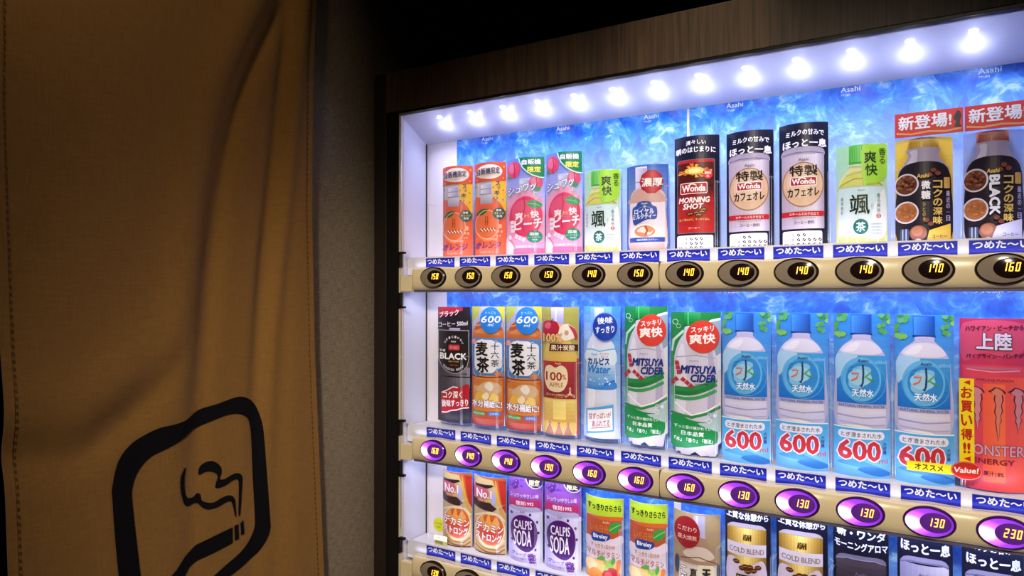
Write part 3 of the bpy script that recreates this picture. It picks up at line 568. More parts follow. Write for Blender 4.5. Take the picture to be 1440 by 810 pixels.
def art_cider():
    a = Art(.037, .222); a.part('picture')
    base = [(-1, .05), (-.6, .04), (-.5, 0), (-.1, 0), (0, .04), (.3, .0), (.85, .01), (.9, .08), (1, .1), (1, 1), (-1, 1)]
    a.G(-1, .72, 1, 1, '2b8a4a', '157a3a', 6); a.S([(.2, .72), (.5, .9), (1, .95), (1, .72)], '8fa2b8'); a.line([(.3, .9), (.6, .94), (1, .955)], .05, 'e6eef0'); a.line([(-1, .7), (-.9, .8), (-.5, .87)], .05, 'bfe0c8'); a.G(-1, .3, -.7, .72, '7fb79a', '2f8a52', 4)
    a.part('cap'); a.G(-.48, .91, .18, 1, '0e7a34', '2a9a50', 4); a.R(-.5, .895, .2, .91, '0a5c28'); a.R(-.36, .91, -.3, 1, '4fb46c')
    a.part('bottle'); a.S([(-.85, .06), (-.88, .6), (-.85, .7), (-.7, .79), (-.5, .85), (-.42, .9), (.12, .9), (.25, .85), (.6, .79), (.8, .7), (.85, .6), (.83, .05), (.6, .0), (.3, .02), (.0, .03), (-.4, .0), (-.7, .02)], 'cfc8da')
    a.S([(-.75, .3), (-.78, .65), (-.55, .78), (-.4, .6), (-.45, .3)], 'e2deea'); a.S([(.45, .3), (.5, .6), (.45, .75), (.7, .68), (.76, .3)], 'b3abc6'); a.line([(-.8, .68), (0, .70), (.78, .68)], .02, 'a9a2bc')
    a.part('swoosh')
    for v, cc, wd in ((.475, '2a8a48', .10), (.445, '1f7a3c', .09), (.412, '3a9a58', .07)): a.line([(-.86 + 1.68 * i / 10, v - .035 * math.sin(PI * (.15 + i / 12)) + .006 * i * (1 if v > .42 else .8)) for i in range(11)], wd, cc)
    a.line([(-.86, .36), (-.2, .28), (.4, .31), (1, .37)], .04, 'f2f2f6'); a.line([(-1, .285), (-.2, .265), (.4, .295), (1, .345)], .06, '2a8a48')
    a.part('banner'); a.S([(-1, .06), (-1, .26), (-.7, .27), (-.2, .245), (.3, .235), (.8, .23), (.85, .1), (.3, .075), (-.2, .055), (-.6, .045)], '178a44', 3)
    a.S([(.05, .225), (.5, .24), (1, .32), (1, .18), (.6, .19)], 'aec4c0'); a.C(.75, .285, .08, 'd6f0f6'); a.ring(.5, .25, .12, .03, 'cfe8e6', 16); a.ring(.52, .29, .08, .02, 'cfe8e6', 16)
    a.ring(-.82, .93, .12, .03, 'a8d8b8', 16); a.ring(-.7, .9, .09, .02, 'a8d8b8', 16)
    a.T('ずっと受け継がれていく', -.88, .185, .72, .208, 'eef8ee', .02, slant=-.008); a.T('日本品質', -.6, .138, .3, .168, 'eef8ee', .04, slant=-.004); a.T('「水」「香り」「製法」', -.86, .09, .66, .12, 'eef8ee', .03)
    a.T('MITSUYA', -.62, .572, .80, .625, '1c2a7c', .06, shear=.2); a.T('CIDER', -.22, .515, .78, .565, '1c2a7c', .06, shear=.2); a.T('SINCE 1884', -.06, .492, .5, .503, '2a3a6c', .01); a.T('Asahi', -.3, .655, .1, .668, '8890b8', .0)
    a.part('emblem'); k = a.r / a.h
    for ang in (100, 222, -38):
        t = math.radians(ang); cx, cy = -.66, .545; dx, dy = math.cos(t), math.sin(t)
        for s in (.10, .30, .50): a.poly([(cx + dx * s - dy * .09, cy + (dy * s + dx * .09) * k), (cx + dx * (s + .17) - dy * .07, cy + (dy * (s + .17) + dx * .07) * k), (cx + dx * (s + .17) + dy * .07, cy + (dy * (s + .17) - dx * .07) * k), (cx + dx * s + dy * .09, cy + (dy * s - dx * .09) * k)], 'b8303c')
    a.part('badge'); a.C(.28, .83, .68, 'd2392c'); a.T('スッキリ', -.2, .855, .72, .895, 'faeee6', .04, slant=.015); a.T('爽快', -.26, .775, .78, .845, 'faeee6', .05, slant=.012)
    return a, base
def art_water():
    a = Art(.036, .228); a.part('picture')
    a.G(-1, .3, 1, 1, '7fb4ea', '2f7fd2', 10)
    random.seed(3); a.part('leaf')
    for i in range(26):
        s = random.choice((-1, 1)); u = s * random.uniform(.55, .98); v = random.uniform(.86, .995); a.S([(u - .12, v), (u, v + .018), (u + .12, v + .004), (u, v - .016)], random.choice(('4f9a4a', '79b85a', '2f7a52', '5aa070')), 2)
    a.part('cap'); a.G(-.42, .875, .32, .995, '1c5fc0', '1a52b0', 3); a.G(-.4, .88, .3, .99, '3f86de', '1448a0', 7, True); a.R(-.44, .87, .34, .882, '0f3f98'); a.R(-.34, .845, .26, .87, 'a9a6d6')
    a.part('bottle'); a.S([(-.9, .3), (-.93, .65), (-.9, .74), (-.7, .80), (-.38, .845), (-.34, .87), (.26, .87), (.3, .845), (.6, .80), (.82, .74), (.88, .65), (.85, .3)], 'b9b3d8'); a.S([(-.78, .765), (-.4, .83), (.3, .83), (.7, .765), (0, .75)], 'd9d4ea'); a.S([(-.7, .77), (-.35, .82), (-.1, .82), (-.3, .77)], 'e9e4f2')
    a.G(-.88, .3, .84, .45, 'c4bfe0', 'dcd8ea', 5); a.line([(-.88, .375), (0, .365), (.84, .375)], .03, '9f9ac6'); a.line([(-.86, .335), (-.2, .328), (.3, .32), (.82, .325)], .02, 'aaa4cc'); a.S([(-.85, .31), (-.2, .32), (.3, .305)], 'efeaf6')
    a.part('label'); a.G(-.9, .44, .86, .745, '1c6fc8', '3f9ad8', 8); a.S([(-.9, .6), (-.9, .745), (-.2, .745), (-.4, .7), (-.75, .62)], 'a8cdea'); a.E(-.05, .60, .72, .135, '62b0e2', 36); a.E(0, .60, .6, .11, '2f86d0', 36); a.S([(-.5, .56), (-.35, .66), (0, .68), (.3, .66), (.1, .57), (-.2, .54)], '7fbce4'); a.E(-.1, .61, .42, .05, '9accea'); a.ring(.05, .58, .8, .035, '4fa0dc', 36)
    a.R(-.9, .425, .86, .45, 'aaa6cc'); a.T('NATURAL MINERAL WATER', -.82, .429, .8, .444, '4f5a9a', .03)
    a.T('Asahi', -.18, .705, .2, .722, '1a3a7a', .04); a.T('600ml', .45, .695, .85, .715, '9fcdf0', .0); a.T('アサヒ', -.45, .665, -.2, .676, '3a5a9a', .0); a.T('おいしい', -.5, .64, -.2, .652, '3a5a9a', .0)
    a.part('logo'); a.line([(.0, .69), (.02, .64), (.0, .58), (-.06, .555), (-.1, .565)], .035, '1a3f6a'); a.line([(-.4, .632), (-.15, .635), (-.22, .605), (-.42, .588)], .032, 'd8684c'); a.line([(.3, .645), (.1, .618), (.25, .60), (.45, .592)], .032, '3f9a5a'); a.line([(.3, .645), (.06, .61)], .03, '5aa86a')
    a.T('天然水', -.38, .495, .38, .54, 'eef4fc', .04)
    a.part('panel'); a.G(-1, 0, 1, .30, '6fb4ea', '4fa8e0', 8); a.S([(-.9, .08), (-.2, .11), (.9, .05), (.9, .02), (0, .06)], '3f8ed6'); a.S([(-.2, .05), (.3, .075), (1, .04), (.6, .015)], '2f78c6'); a.S([(-.95, .14), (-.6, .18), (-.5, .12)], 'a9daf4'); a.R(-1, .298, 1, .305, 'dff0fb')
    a.RR(-.86, .235, .78, .285, 'e6e4f4', .14); a.T('とぎ澄まされた水', -.76, .245, .68, .274, '3a3a5c', .02)
    a.T('600', -.84, .11, .62, .222, 'c4303c', .05, 'f2e4f0', .06); a.V('大容量', .72, .15, .86, .225, '3f5090', .03); a.T('ml', .58, .095, .9, .125, 'c45060', .02)
    return a
def art_energy():
    a = Art(.0375, .23); a.part('picture')
    a.G(-1, .55, 1, 1, 'c43a5c', 'b42a52', 6); a.S([(-.9, .75), (-.3, .80), (.4, .78), (.9, .82), (.9, .97), (-.9, .97)], 'c8486a')
    a.part('can'); a.S([(-.93, 0), (-.95, .5), (-.9, .68), (-.8, .725), (.8, .725), (.92, .68), (.95, .5), (.93, 0)], 'd63f56'); a.G(-.93, 0, .93, .66, 'c83c5c', 'e8584a', 9, True); a.G(-.3, .05, .35, .62, 'e65a42', 'ee6a46', 5, True); a.E(0, .71, .82, .008, 'b8607c'); a.line([(-.8, .70), (0, .69), (.8, .70)], .02, 'd890a4')
    a.part('emblem')
    for x0, vb, col, fc in ((-.46, .36, '5a1e34', 'c4808c'), (.16, .31, '5a2428', 'd2776a'), (.74, .36, '5a1e34', 'c4808c')):
        s = [(-.32, .578), (-.2, .59), (-.12, .604), (.04, .598), (.16, .586), (.22, .570), (.12, .562), (.15, .53), (.09, .50), (.13, .465), (.06, .44), (.09, .41), (.03, .39), (.02, vb + .015), (-.02, vb - .02), (-.06, vb + .03), (-.11, .405), (-.08, .43), (-.14, .46), (-.09, .50), (-.15, .53), (-.12, .56), (-.2, .566)]
        f = lambda k, kv: [(max(-.94, min(.94, x0 + x * k)), .47 + (y - .47) * kv) for x, y in s]
        a.poly(f(1, 1), col); a.poly(f(.72, .955), fc)
    a.T('上陸', -.48, .82, .55, .915, 'd8c8e0', .05, '2c1428', .05); a.T('ハワイアン・ビーチから', -.82, .925, .9, .955, '4a1430', .05, slant=.01); a.T('パイプライン・パンチが', -.8, .765, .9, .79, '4a1430', .05, slant=.01)
    a.T('PIPELINE PUNCH', -.5, .635, .6, .65, '8a2a44', .02); a.T('MONSTER', -.9, .205, .9, .265, 'cc98ae', .02, '4a1c34', .03); a.T('ENERGY', -.62, .155, .62, .185, '7a2038', .04); a.T('果汁18%', -.3, .085, .3, .115, '5a1830', .03)
    return a
def art_vitamin():
    a = Art(.0355, .149); a.part('picture')
    a.G(-1, 0, 1, 1, 'cbb890', 'c0a878', 6); a.poly([(-1, 1), (.1, .97), (.45, .80), (.75, .62), (1, .60), (1, 1)], 'b9602e'); a.poly([(.45, .97), (1, .955), (1, .55), (.8, .62), (.6, .8)], 'b52c24')
    a.S([(.3, .97), (.5, .8), (.75, .6), (1, .5), (.9, .48), (.6, .58), (.35, .75)], 'd6a040'); a.part('banner'); a.poly([(-1, .72), (-.1, .70), (.4, .62), (.1, .58), (-1, .62)], '38222c'); a.poly([(-.95, .90), (.1, .91), (.2, .89), (-.2, .86), (-.9, .86)], '2a1c20'); a.S([(-1, .74), (-1, .86), (-.3, .86), (-.1, .8), (-.4, .7)], 'c05a70'); a.poly([(.0, .75), (.25, .84), (.35, .70), (.1, .66)], 'a8a8d8')
    a.T('No.1', -.85, .74, .05, .84, 'f6e8ee', .05, '9a2c44', .04); a.T('炭酸', -.8, .69, .0, .725, 'e8c46a', .02)
    a.part('can'); a.S([(-.92, 0), (-.95, .4), (-.9, .52), (-.5, .58), (.5, .57), (.9, .5), (.95, .4), (.92, 0)], 'd0b084'); a.ring(0, .36, .93, .06, 'f0dcb0', sq=1.0); a.E(0, .36, .84, .19, 'd8602c'); a.E(0, .34, .7, .15, 'd84c2c'); a.S([(-.7, .4), (-.5, .53), (-.35, .45), (-.1, .56), (.05, .45), (.35, .52), (.6, .4), (0, .35)], 'f0a850'); a.line([(-.92, .5), (-.4, .56), (.5, .55), (.92, .47)], .04, 'ecdcb8'); a.line([(-.3, .16), (.4, .15), (.9, .24)], .05, 'e8d0a0'); a.line([(-.92, .2), (-.4, .13), (.4, .12), (.92, .18)], .03, '9a7a48'); a.line([(-.9, .15), (-.3, .09), (.5, .08), (.92, .13)], .03, '8a5a30')
    a.T('デカミン', -.9, .345, .82, .45, 'fbf4f0', .05, 'a8281c', .07, slant=-.03); a.T('ストロング', -.9, .235, .72, .33, 'fbf4f0', .05, 'a8281c', .07, slant=-.03)
    a.part('panel'); a.R(-.92, .03, .95, .075, '5a4430'); a.T('清涼飲料水(炭酸飲料)', -.5, .04, .5, .062, 'cfc4a8', .01); a.R(.4, .0, .95, .06, 'b83048'); a.R(-.92, 0, .4, .03, 'a89878')
    return a
def art_soda():
    a = Art(.0355, .170); a.part('picture')
    a.G(-1, .62, 1, 1, 'a24a9a', '7a58b8', 6); random.seed(2)
    for i in range(20): a.E(random.uniform(-.9, .9), random.uniform(.66, .96), random.uniform(.03, .12), random.uniform(.006, .02), random.choice(('b060b8', '6a3a98', 'c48ad0', '8a4aa8')), 10)
    for x, y in ((-.7, .9), (-.55, .88), (-.68, .86), (-.5, .92), (-.8, .88)): a.C(x, y, .11, '5a2a80'); a.C(x - .03, y + .006, .04, '9a6ac0')
    a.part('badge'); a.E(.62, .985, .62, .13, 'd0c0e4'); a.E(.62, .985, .56, .118, '45186a'); a.T('限定', .25, .885, .85, .95, 'e6e49a', .05)
    a.part('can'); a.S([(-.9, .02), (-.93, .5), (-.9, .63), (-.7, .655), (.7, .655), (.88, .63), (.93, .5), (.9, .02), (.5, .0), (-.5, .0)], 'c9c0e6'); a.G(-.9, .03, .9, .60, 'b4a8da', 'ddd6f0', 7, True); a.G(-.9, .0, .9, .03, '8a86a8', 'b8b4d0', 3); a.S([(-.88, .62), (-.5, .68), (.5, .68), (.88, .62)], 'a8a4c8')
    a.part('banner'); a.R(-.95, .665, .9, .735, 'b02e64'); a.T('復刻1992', -.55, .678, .5, .722, 'f6d8e6', .04)
    a.T('シュワッ!やさしい味', -.85, .755, .8, .80, 'd8c8ee', .03)
    for x, y in ((-.8, .58), (.3, .585), (.72, .51), (.62, .22), (.8, .4), (-.75, .3), (.6, .08)): a.C(x, y, .07, '46205f')
    a.T('Asahi', -.3, .60, .0, .617, '5a4a8a', .02)
    a.part('emblem'); a.S([(-.85, .42), (-.7, .52), (-.3, .575), (.2, .565), (.6, .50), (.75, .38), (.6, .26), (.2, .195), (-.3, .215), (-.7, .29)], '4a1668')
    a.T('CALPIS', -.64, .43, .42, .52, 'f4eefa', .015); a.T('SODA', -.66, .255, .38, .415, 'f4eefa', .015)
    a.part('fruit')
    for i, (x, y) in enumerate(((.25, .16), (.4, .165), (.55, .155), (.3, .125), (.46, .125), (.6, .12), (.36, .09), (.5, .085), (.42, .055))): a.C(x, y, .09, '5f2a8c'); a.C(x - .02, y + .005, .035, 'a070c8')
    a.T('グレープ', -.75, .155, .1, .19, '3a1a5a', .03, slant=-.01); a.T('ゼリーの果汁', -.7, .11, .1, .128, '5a4a80', 0); a.T('炭酸飲料', -.3, .05, .1, .066, '5a4a80', 0)
    a.R(.4, 0, .9, .025, 'c03058')
    return a
def art_multi():
    a = Art(.034, .153); a.part('picture')
    a.R(-1, 0, 1, 1, '93a2c8'); a.R(-.95, .80, .98, 1, 'a8c22c'); a.G(-.95, 0, .9, .80, 'd8ccd8', 'd3c2c8', 6)
    a.part('label'); a.R(-.95, .56, .9, .79, 'b4502c'); a.S([(-.95, .56), (-.5, .535), (.3, .55), (.9, .6), (.9, .5), (-.95, .45)], 'dccfd8'); a.S([(-.95, .79), (-.3, .8), (.9, .80), (.9, .76), (-.3, .765)], 'c8602f')
    a.T('Asahi', -.1, .725, .25, .75, 'e8b8a0', .02); a.T('いち日分', -.75, .62, .2, .70, 'c87a3c', .02)
    a.part('leaf'); a.S([(.2, .66), (.35, .73), (.7, .745), (.88, .72), (.75, .65), (.45, .62)], '3d9038'); a.line([(.25, .65), (.55, .69), (.85, .72)], .02, '8cc878')
    a.part('logo'); a.S([(-.7, .56), (-.65, .61), (-.3, .62), (.1, .61), (.3, .60), (.25, .555), (.0, .53), (-.3, .525), (-.6, .52)], '1f3f90'); a.T('Bireley', -.58, .545, .16, .60, 'e4e6f4', .04)
    a.T('すっきりさらさら', -.88, .87, .88, .935, '1e3a14', .05, slant=-.012)
    a.T('すっきり1日分の', -.72, .455, .56, .50, 'b86a4a', .02, slant=-.01); a.T('マルチビタミン', -.92, .36, .82, .43, 'b0542e', .02, slant=-.015)
    a.part('fruit'); a.G(-.95, 0, .9, .32, 'd68a3c', 'e0b46a', 5); a.E(-.7, .25, .3, .07, 'e8c890'); a.E(.35, .12, .52, .13, 'b5242c'); a.E(.2, .16, .2, .045, 'd0545a'); a.E(-.45, .12, .38, .11, 'e08a3c')
    for x, y in ((.05, .3), (.2, .27), (.3, .31), (.12, .24), (.4, .27)): a.C(x, y, .1, '8ab848')
    a.S([(.65, .3), (.8, .34), (.88, .3), (.7, .16)], 'd8702c'); a.S([(.35, .31), (.5, .37), (.58, .33), (.45, .28)], '4f9a3c'); a.S([(-.4, .33), (-.1, .37), (.05, .33)], '5aa03c')
    return a
def art_roast():
    a = Art(.037, .145); a.part('picture')
    a.G(-1, 0, 1, 1, '8f7a5c', 'a08c66', 6)
    a.part('cap'); a.R(-.15, .72, .35, .98, 'a8a4c0'); a.R(-.05, .72, .05, .98, 'd0cce0')
    a.part('bottle'); a.S([(-.75, 0), (-.78, .45), (-.65, .58), (-.3, .66), (-.15, .74), (.35, .74), (.55, .66), (.85, .55), (.95, .45), (.92, 0)], '9c7c62'); a.S([(-.6, .55), (-.2, .64), (.4, .64), (.75, .54), (.1, .50)], 'c8b4a4'); a.line([(-.7, .5), (.1, .54), (.9, .48)], .02, '5a4236')
    a.part('label'); a.R(-.78, 0, .92, .46, 'b8aca0'); a.G(-.78, 0, .92, .44, 'a89a8c', 'c8bdb0', 5); a.RR(.05, .0, .72, .46, 'd8ccae', .08)
    a.V('直火焙煎', -.3, .02, .0, .42, '2a1e1c', .05); a.V('こだわり', -.7, .05, -.45, .42, 'ece4dc', .04, '2a1e1c', .05)
    V, F, _ = glyphs('HOUJICHA'); a.part('lettering'); a.layer += 1
    for j, (dx, dy) in enumerate(((0, 0), (.02, 0), (-.02, 0), (0, .006), (0, -.006))): a.add([(.14 + y * .44 + dx, .42 - x * .42 + dy) for x, y in V], F, '231a1c', a.layer + j * .03)
    a.part('badge'); a.E(-.42, .79, .56, .17, '8f1c22'); a.T('こだわり', -.82, .80, .0, .85, 'e0b0a0', .02); a.T('直火焙煎', -.82, .71, .0, .76, 'e0b0a0', .02)
    a.part('picture'); a.E(-.85, .42, .1, .1, '2a3048'); a.E(.92, .40, .07, .08, '2a3048')
    return a
def art_gold():
    a = Art(.0345, .167); a.part('picture')
    a.R(-1, 0, 1, 1, '12122a'); a.part('can'); a.R(-.9, 0, .8, .80, 'c9a24a'); a.G(-.9, .0, -.05, .80, '9a7428', 'ecd27a', 7, True); a.G(-.05, .0, .8, .80, 'ecd27a', '8f6a24', 7, True); a.S([(-.9, .78), (-.6, .835), (.5, .835), (.8, .79), (.5, .80), (-.6, .80)], 'a8a0b0')
    a.part('label'); a.R(-.9, .55, .8, .66, 'cfc4d6'); a.T('COLD BLEND', -.8, .575, .7, .62, '7a6a58', .02); a.T('ASAHI', -.2, .69, .15, .745, '4a3410', .05)
    a.S([(-.9, .28), (-.9, .5), (-.5, .52), (-.2, .45), (.2, .48), (.6, .52), (.8, .45), (.8, .3), (.2, .33), (-.4, .34)], 'c8b8cc'); a.part('bean')
    for x, y in ((-.5, .49), (-.25, .44), (0, .42), (.25, .43), (.45, .46), (-.1, .46), (.1, .46)): a.E(x, y, .15, .022, '4a2616', 14); a.line([(x - .1, y), (x + .1, y + .004)], .015, 'a8703c')
    wonda(a, -.5, .30, .45, .385, '1c1610', 'e8c860', False); a.part('logo'); a.RR(-.5, .30, .45, .385, '1c1610', .04); a.T('Wonda', -.44, .315, .39, .37, 'e8c860', .04)
    a.T('金の微糖', -.7, .16, .6, .27, 'b05028', .04); a.T('コーヒー', -.3, .08, .25, .11, '4a3410', .02)
    a.T('上質な休憩から', -.92, .88, .9, .945, 'e4e6f6', .045, slant=-.012)
    return a
def art_aroma():
    a = Art(.034, .16); a.part('picture')
    a.R(-1, 0, 1, 1, '0f1026'); a.part('can'); a.R(-.9, 0, .9, .68, '221c26'); a.G(-.9, .42, .9, .68, '2c2430', '443a48', 5); a.S([(-.9, .66), (-.6, .72), (.6, .72), (.9, .67), (.5, .69), (-.5, .69)], '6a6680'); a.line([(-.9, .66), (-.5, .69), (.5, .69), (.9, .66)], .02, '8a86a8')
    a.part('label'); a.poly([(-.95, .06), (.9, .02), (.9, .34), (-.95, .38)], 'b8ac6c'); a.T('Wonda', -.85, .14, .8, .33, '14101a', .05); a.T('MORNING AROMA', -.8, .06, .8, .1, '3a3020', .02)
    a.T('Asahi', -.2, .55, .2, .58, '6a6278', .02); a.T('新・ワンダ', -.85, .88, .9, .96, 'dfe2f4', .06, slant=-.02); a.T('モーニングアロマ', -.94, .775, .96, .845, 'dfe2f4', .04, slant=-.012)
    return a
def art_rest():
    a = Art(.033, .16); a.part('picture')
    a.R(-1, 0, 1, 1, '12132c'); a.part('can'); a.R(-.9, 0, .86, .70, 'a9a8d0'); a.G(-.9, 0, .86, .70, '8c8cbc', 'c4c0de', 8, True); a.S([(-.9, .68), (-.6, .755), (.6, .755), (.86, .68), (.5, .71), (-.5, .71)], '8886b0'); a.line([(-.9, .69), (-.5, .72), (.5, .72), (.86, .69)], .02, '5f5e8c')
    a.part('emblem'); a.E(0, .38, .8, .22, 'b08a78'); a.E(0, .38, .74, .2, 'd0ac94'); a.T('特製', -.55, .44, .5, .54, '1c1214', .04); wonda(a, -.5, .34, .46, .42, 'ab2430'); a.T('カフェオレ', -.6, .23, .56, .31, '1c1214', .04)
    a.T('Asahi', -.22, .60, .2, .63, '4a4a78', .03); a.T('ほっと一息', -.85, .80, .9, .89, 'dfe2f4', .055, slant=-.01); a.T('ミルクの甘みで', -.8, .925, .85, .975, 'dfe2f4', .04)
    return a
def art_gold_can(): return art_bottlecan(False)
def art_black_can(): return art_bottlecan(True)
# ------------------------------------------------------------------ the room
XW = -.15
def zb(x0, x1, y0, y1, z0, z1): return (x0, x1, y0, y1, z0, z1)
structure(boxes('floor', [zb(-1.6, 3.2, -3.2, 1.0, -.05, 0)], M_FLOOR))
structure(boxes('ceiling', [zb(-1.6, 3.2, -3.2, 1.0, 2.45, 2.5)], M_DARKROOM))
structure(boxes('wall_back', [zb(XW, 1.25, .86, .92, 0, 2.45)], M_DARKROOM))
structure(boxes('wall_left', [zb(XW - .06, XW, -.18, .86, 0, 2.45), zb(XW - .06, XW, -1.10, -.18, 2.06, 2.45), zb(XW - .06, XW, -3.2, -1.10, 0, 2.45)], M_WALL))
structure(boxes('wall_right', [zb(1.045, 3.2, .10, .16, 0, 2.45), zb(3.14, 3.2, -3.2, .1, 0, 2.45)], M_WALL))
structure(boxes('wall_front', [zb(-1.6, 3.2, -3.2, -3.14, 0, 2.45)], M_WALL))
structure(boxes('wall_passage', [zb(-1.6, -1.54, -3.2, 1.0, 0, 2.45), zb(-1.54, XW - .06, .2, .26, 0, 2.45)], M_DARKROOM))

# ------------------------------------------------------------------ the curtain in the doorway on the left
XC = -.135
def edge_r(z):                 # far edge of the cloth, wavering
    z -= ZO
    pts = [(-.95, -.13), (-.534, -.1419), (-.329, -.154), (-.139, -.166), (.11, -.1747), (.355, -.1736), (.489, -.1673), (.6, -.165)]
    for (a, ya), (b, yb) in zip(pts, pts[1:]):
        if a <= z <= b: return ya + (yb - ya) * (z - a) / (b - a)
    return pts[0][1] if z < pts[0][0] else pts[-1][1]
def edge_l(z):
    return -.672 + .022 * max(0, min(1, (ZO + .2 - z) / .6))
def interp(z, P):
    P = catmull(sorted(P), 6, False)
    if z <= P[0][0]: return P[0][1]
    for (a, ya), (b, yb) in zip(P, P[1:]):
        if z <= b: return ya + (yb - ya) * (z - a) / (b - a)
    return P[-1][1]
def fold(y, z):
    """how far the cloth stands out from its plane"""
    z -= ZO
    g = lambda c, wd: math.exp(-((y - c) / wd) ** 2)
    a = interp(z, [(.458, -.241), (.29, -.3185), (.1385, -.3546), (-.07, -.3788), (-.23, -.3929), (-.44, -.404)])
    b = interp(z, [(.47, -.2214), (.2226, -.2509), (-.073, -.2804), (-.245, -.2897), (-.45, -.295)])
    k = max(.25, min(1, (z + .5) / .55))
    d = -.011 * k * g(a, .020) + .007 * k * g(a - .045, .035) - .008 * k * g(b, .013) + .006 * k * g(b + .03, .013)
    d += .004 * math.sin((y + .2) * 11 + z * 1.5)
    c = interp(y, [(-.66, -.225), (-.61, -.232), (-.57, -.235), (-.51, -.20), (-.45, -.16), (-.40, -.10)])
    d += (-.007 * math.exp(-((z - c) / .028) ** 2) + .005 * math.exp(-((z - c - .06) / .045) ** 2)) * max(0, min(1, (-.40 - y) / .1))
    d += .004 * math.exp(-(((y + .21)) / .03) ** 2)
    return d
def curt_pt(s, z, off=0):
    y = edge_l(z) + (edge_r(z) - edge_l(z)) * s
    return (XC + fold(y, z) + off, y, z)
Z0C, Z1C = .86, 2.03
curtain = thing('door_curtain', 'orange-brown cloth curtain with a black smoking sign hanging in the doorway', 'curtain', (XC, -.41, Z0C))
CO = (-XC, .41, -Z0C)
NS, NZ = 150, 150
V = [curt_pt(i / NS, Z0C + (Z1C - Z0C) * j / NZ) for j in range(NZ + 1) for i in range(NS + 1)]
V2 = [(x - .0015, y, z) for x, y, z in V]; n0 = len(V)
F = [(j * (NS + 1) + i, j * (NS + 1) + i + 1, (j + 1) * (NS + 1) + i + 1, (j + 1) * (NS + 1) + i) for j in range(NZ) for i in range(NS)]
F2 = [tuple(n0 + q for q in f[::-1]) for f in F]
rim = [(j * (NS + 1) + NS, n0 + j * (NS + 1) + NS, n0 + (j + 1) * (NS + 1) + NS, (j + 1) * (NS + 1) + NS) for j in range(NZ)]
rim += [(j * (NS + 1), (j + 1) * (NS + 1), n0 + (j + 1) * (NS + 1), n0 + j * (NS + 1)) for j in range(NZ)]
mesh('cloth_panel', V + V2, F + F2 + rim, M_CURT, curtain, CO, smooth=True)
def hem(name, s0, s1, off):
    V, F = [], []
    for j in range(NZ + 1):
        z = Z0C + (Z1C - Z0C) * j / NZ
        for s, o in ((s0, .0002), (s0, off), (s1, off), (s1, .0002)): V.append(curt_pt(s, z, o))
    for j in range(NZ):
        for k in range(3): F.append((j * 4 + k, j * 4 + k + 1, (j + 1) * 4 + k + 1, (j + 1) * 4 + k))
    mesh(name, V, F, M_CURT, curtain, CO, smooth=False)
hem('hem', .977, .9995, .0009); hem('hem', .0005, .022, .0009)
V, F = [], []
for s in (.974, .026):
    for j in range(130):
        z = Z0C + .01 + j * .009
        b = [curt_pt(s + ds, z + dz, o) for o in (.0004, .0012) for ds, dz in ((-.0015, 0), (.0015, 0), (.0015, .0045), (-.0015, .0045))]
        n = len(V); V += b; F += [tuple(n + q for q in f) for f in ((4, 5, 6, 7), (0, 1, 5, 4), (1, 2, 6, 5), (2, 3, 7, 6), (3, 0, 4, 7))]
st = mesh('stitching', V, F, ink('5c3a18', .8), curtain, CO); st['kind'] = 'stuff'
SM1 = [(-0.3906, -0.3028), (-0.3887, -0.2907), (-0.3766, -0.2852), (-0.3642, -0.2876), (-0.3537, -0.2976), (-0.3524, -0.307), (-0.3557, -0.3155), (-0.3473, -0.318), (-0.33, -0.3135), (-0.319, -0.315), (-0.3136, -0.3225), (-0.3145, -0.343), (-0.3175, -0.3791), (-0.321, -0.3782), (-0.3203, -0.3417), (-0.3212, -0.3265), (-0.3278, -0.3221), (-0.343, -0.3274), (-0.3557, -0.3293), (-0.3632, -0.3277), (-0.362, -0.3196), (-0.3591, -0.3129), (-0.3621, -0.3062), (-0.3704, -0.3016), (-0.3806, -0.3002)]
SM2 = [(-0.4142, -0.2857), (-0.42, -0.2915), (-0.4245, -0.301), (-0.4237, -0.3185), (-0.4198, -0.3332), (-0.4152, -0.342), (-0.4082, -0.3447), (-0.3984, -0.3428), (-0.3925, -0.345), (-0.3865, -0.3518), (-0.3763, -0.3578), (-0.3598, -0.3583), (-0.345, -0.3545), (-0.3364, -0.3547), (-0.3329, -0.3592), (-0.3299, -0.3693), (-0.3276, -0.3802), (-0.3254, -0.3808), (-0.3268, -0.3588), (-0.3299, -0.3499), (-0.3386, -0.345), (-0.3514, -0.3457), (-0.3661, -0.3495), (-0.3784, -0.3466), (-0.3865, -0.3411), (-0.3885, -0.3317), (-0.3945, -0.3296), (-0.4004, -0.3336), (-0.4102, -0.332), (-0.4153, -0.3238), (-0.4168, -0.3095), (-0.4161, -0.2975)]
CG1 = [(-0.332, -0.3966), (-0.368, -0.4014), (-0.3963, -0.406), (-0.4157, -0.4178), (-0.4308, -0.4322), (-0.4401, -0.4378), (-0.4547, -0.45), (-0.4345, -0.4636), (-0.4156, -0.4457), (-0.4079, -0.4359), (-0.3942, -0.4296), (-0.3679, -0.4267), (-0.3319, -0.4214)]
CG2 = [(-0.3289, -0.3955), (-0.321, -0.3946), (-0.32, -0.4184), (-0.3275, -0.419)]
CG3 = [(-0.3174, -0.3941), (-0.3112, -0.3908), (-0.3093, -0.4128), (-0.3156, -0.4141)]
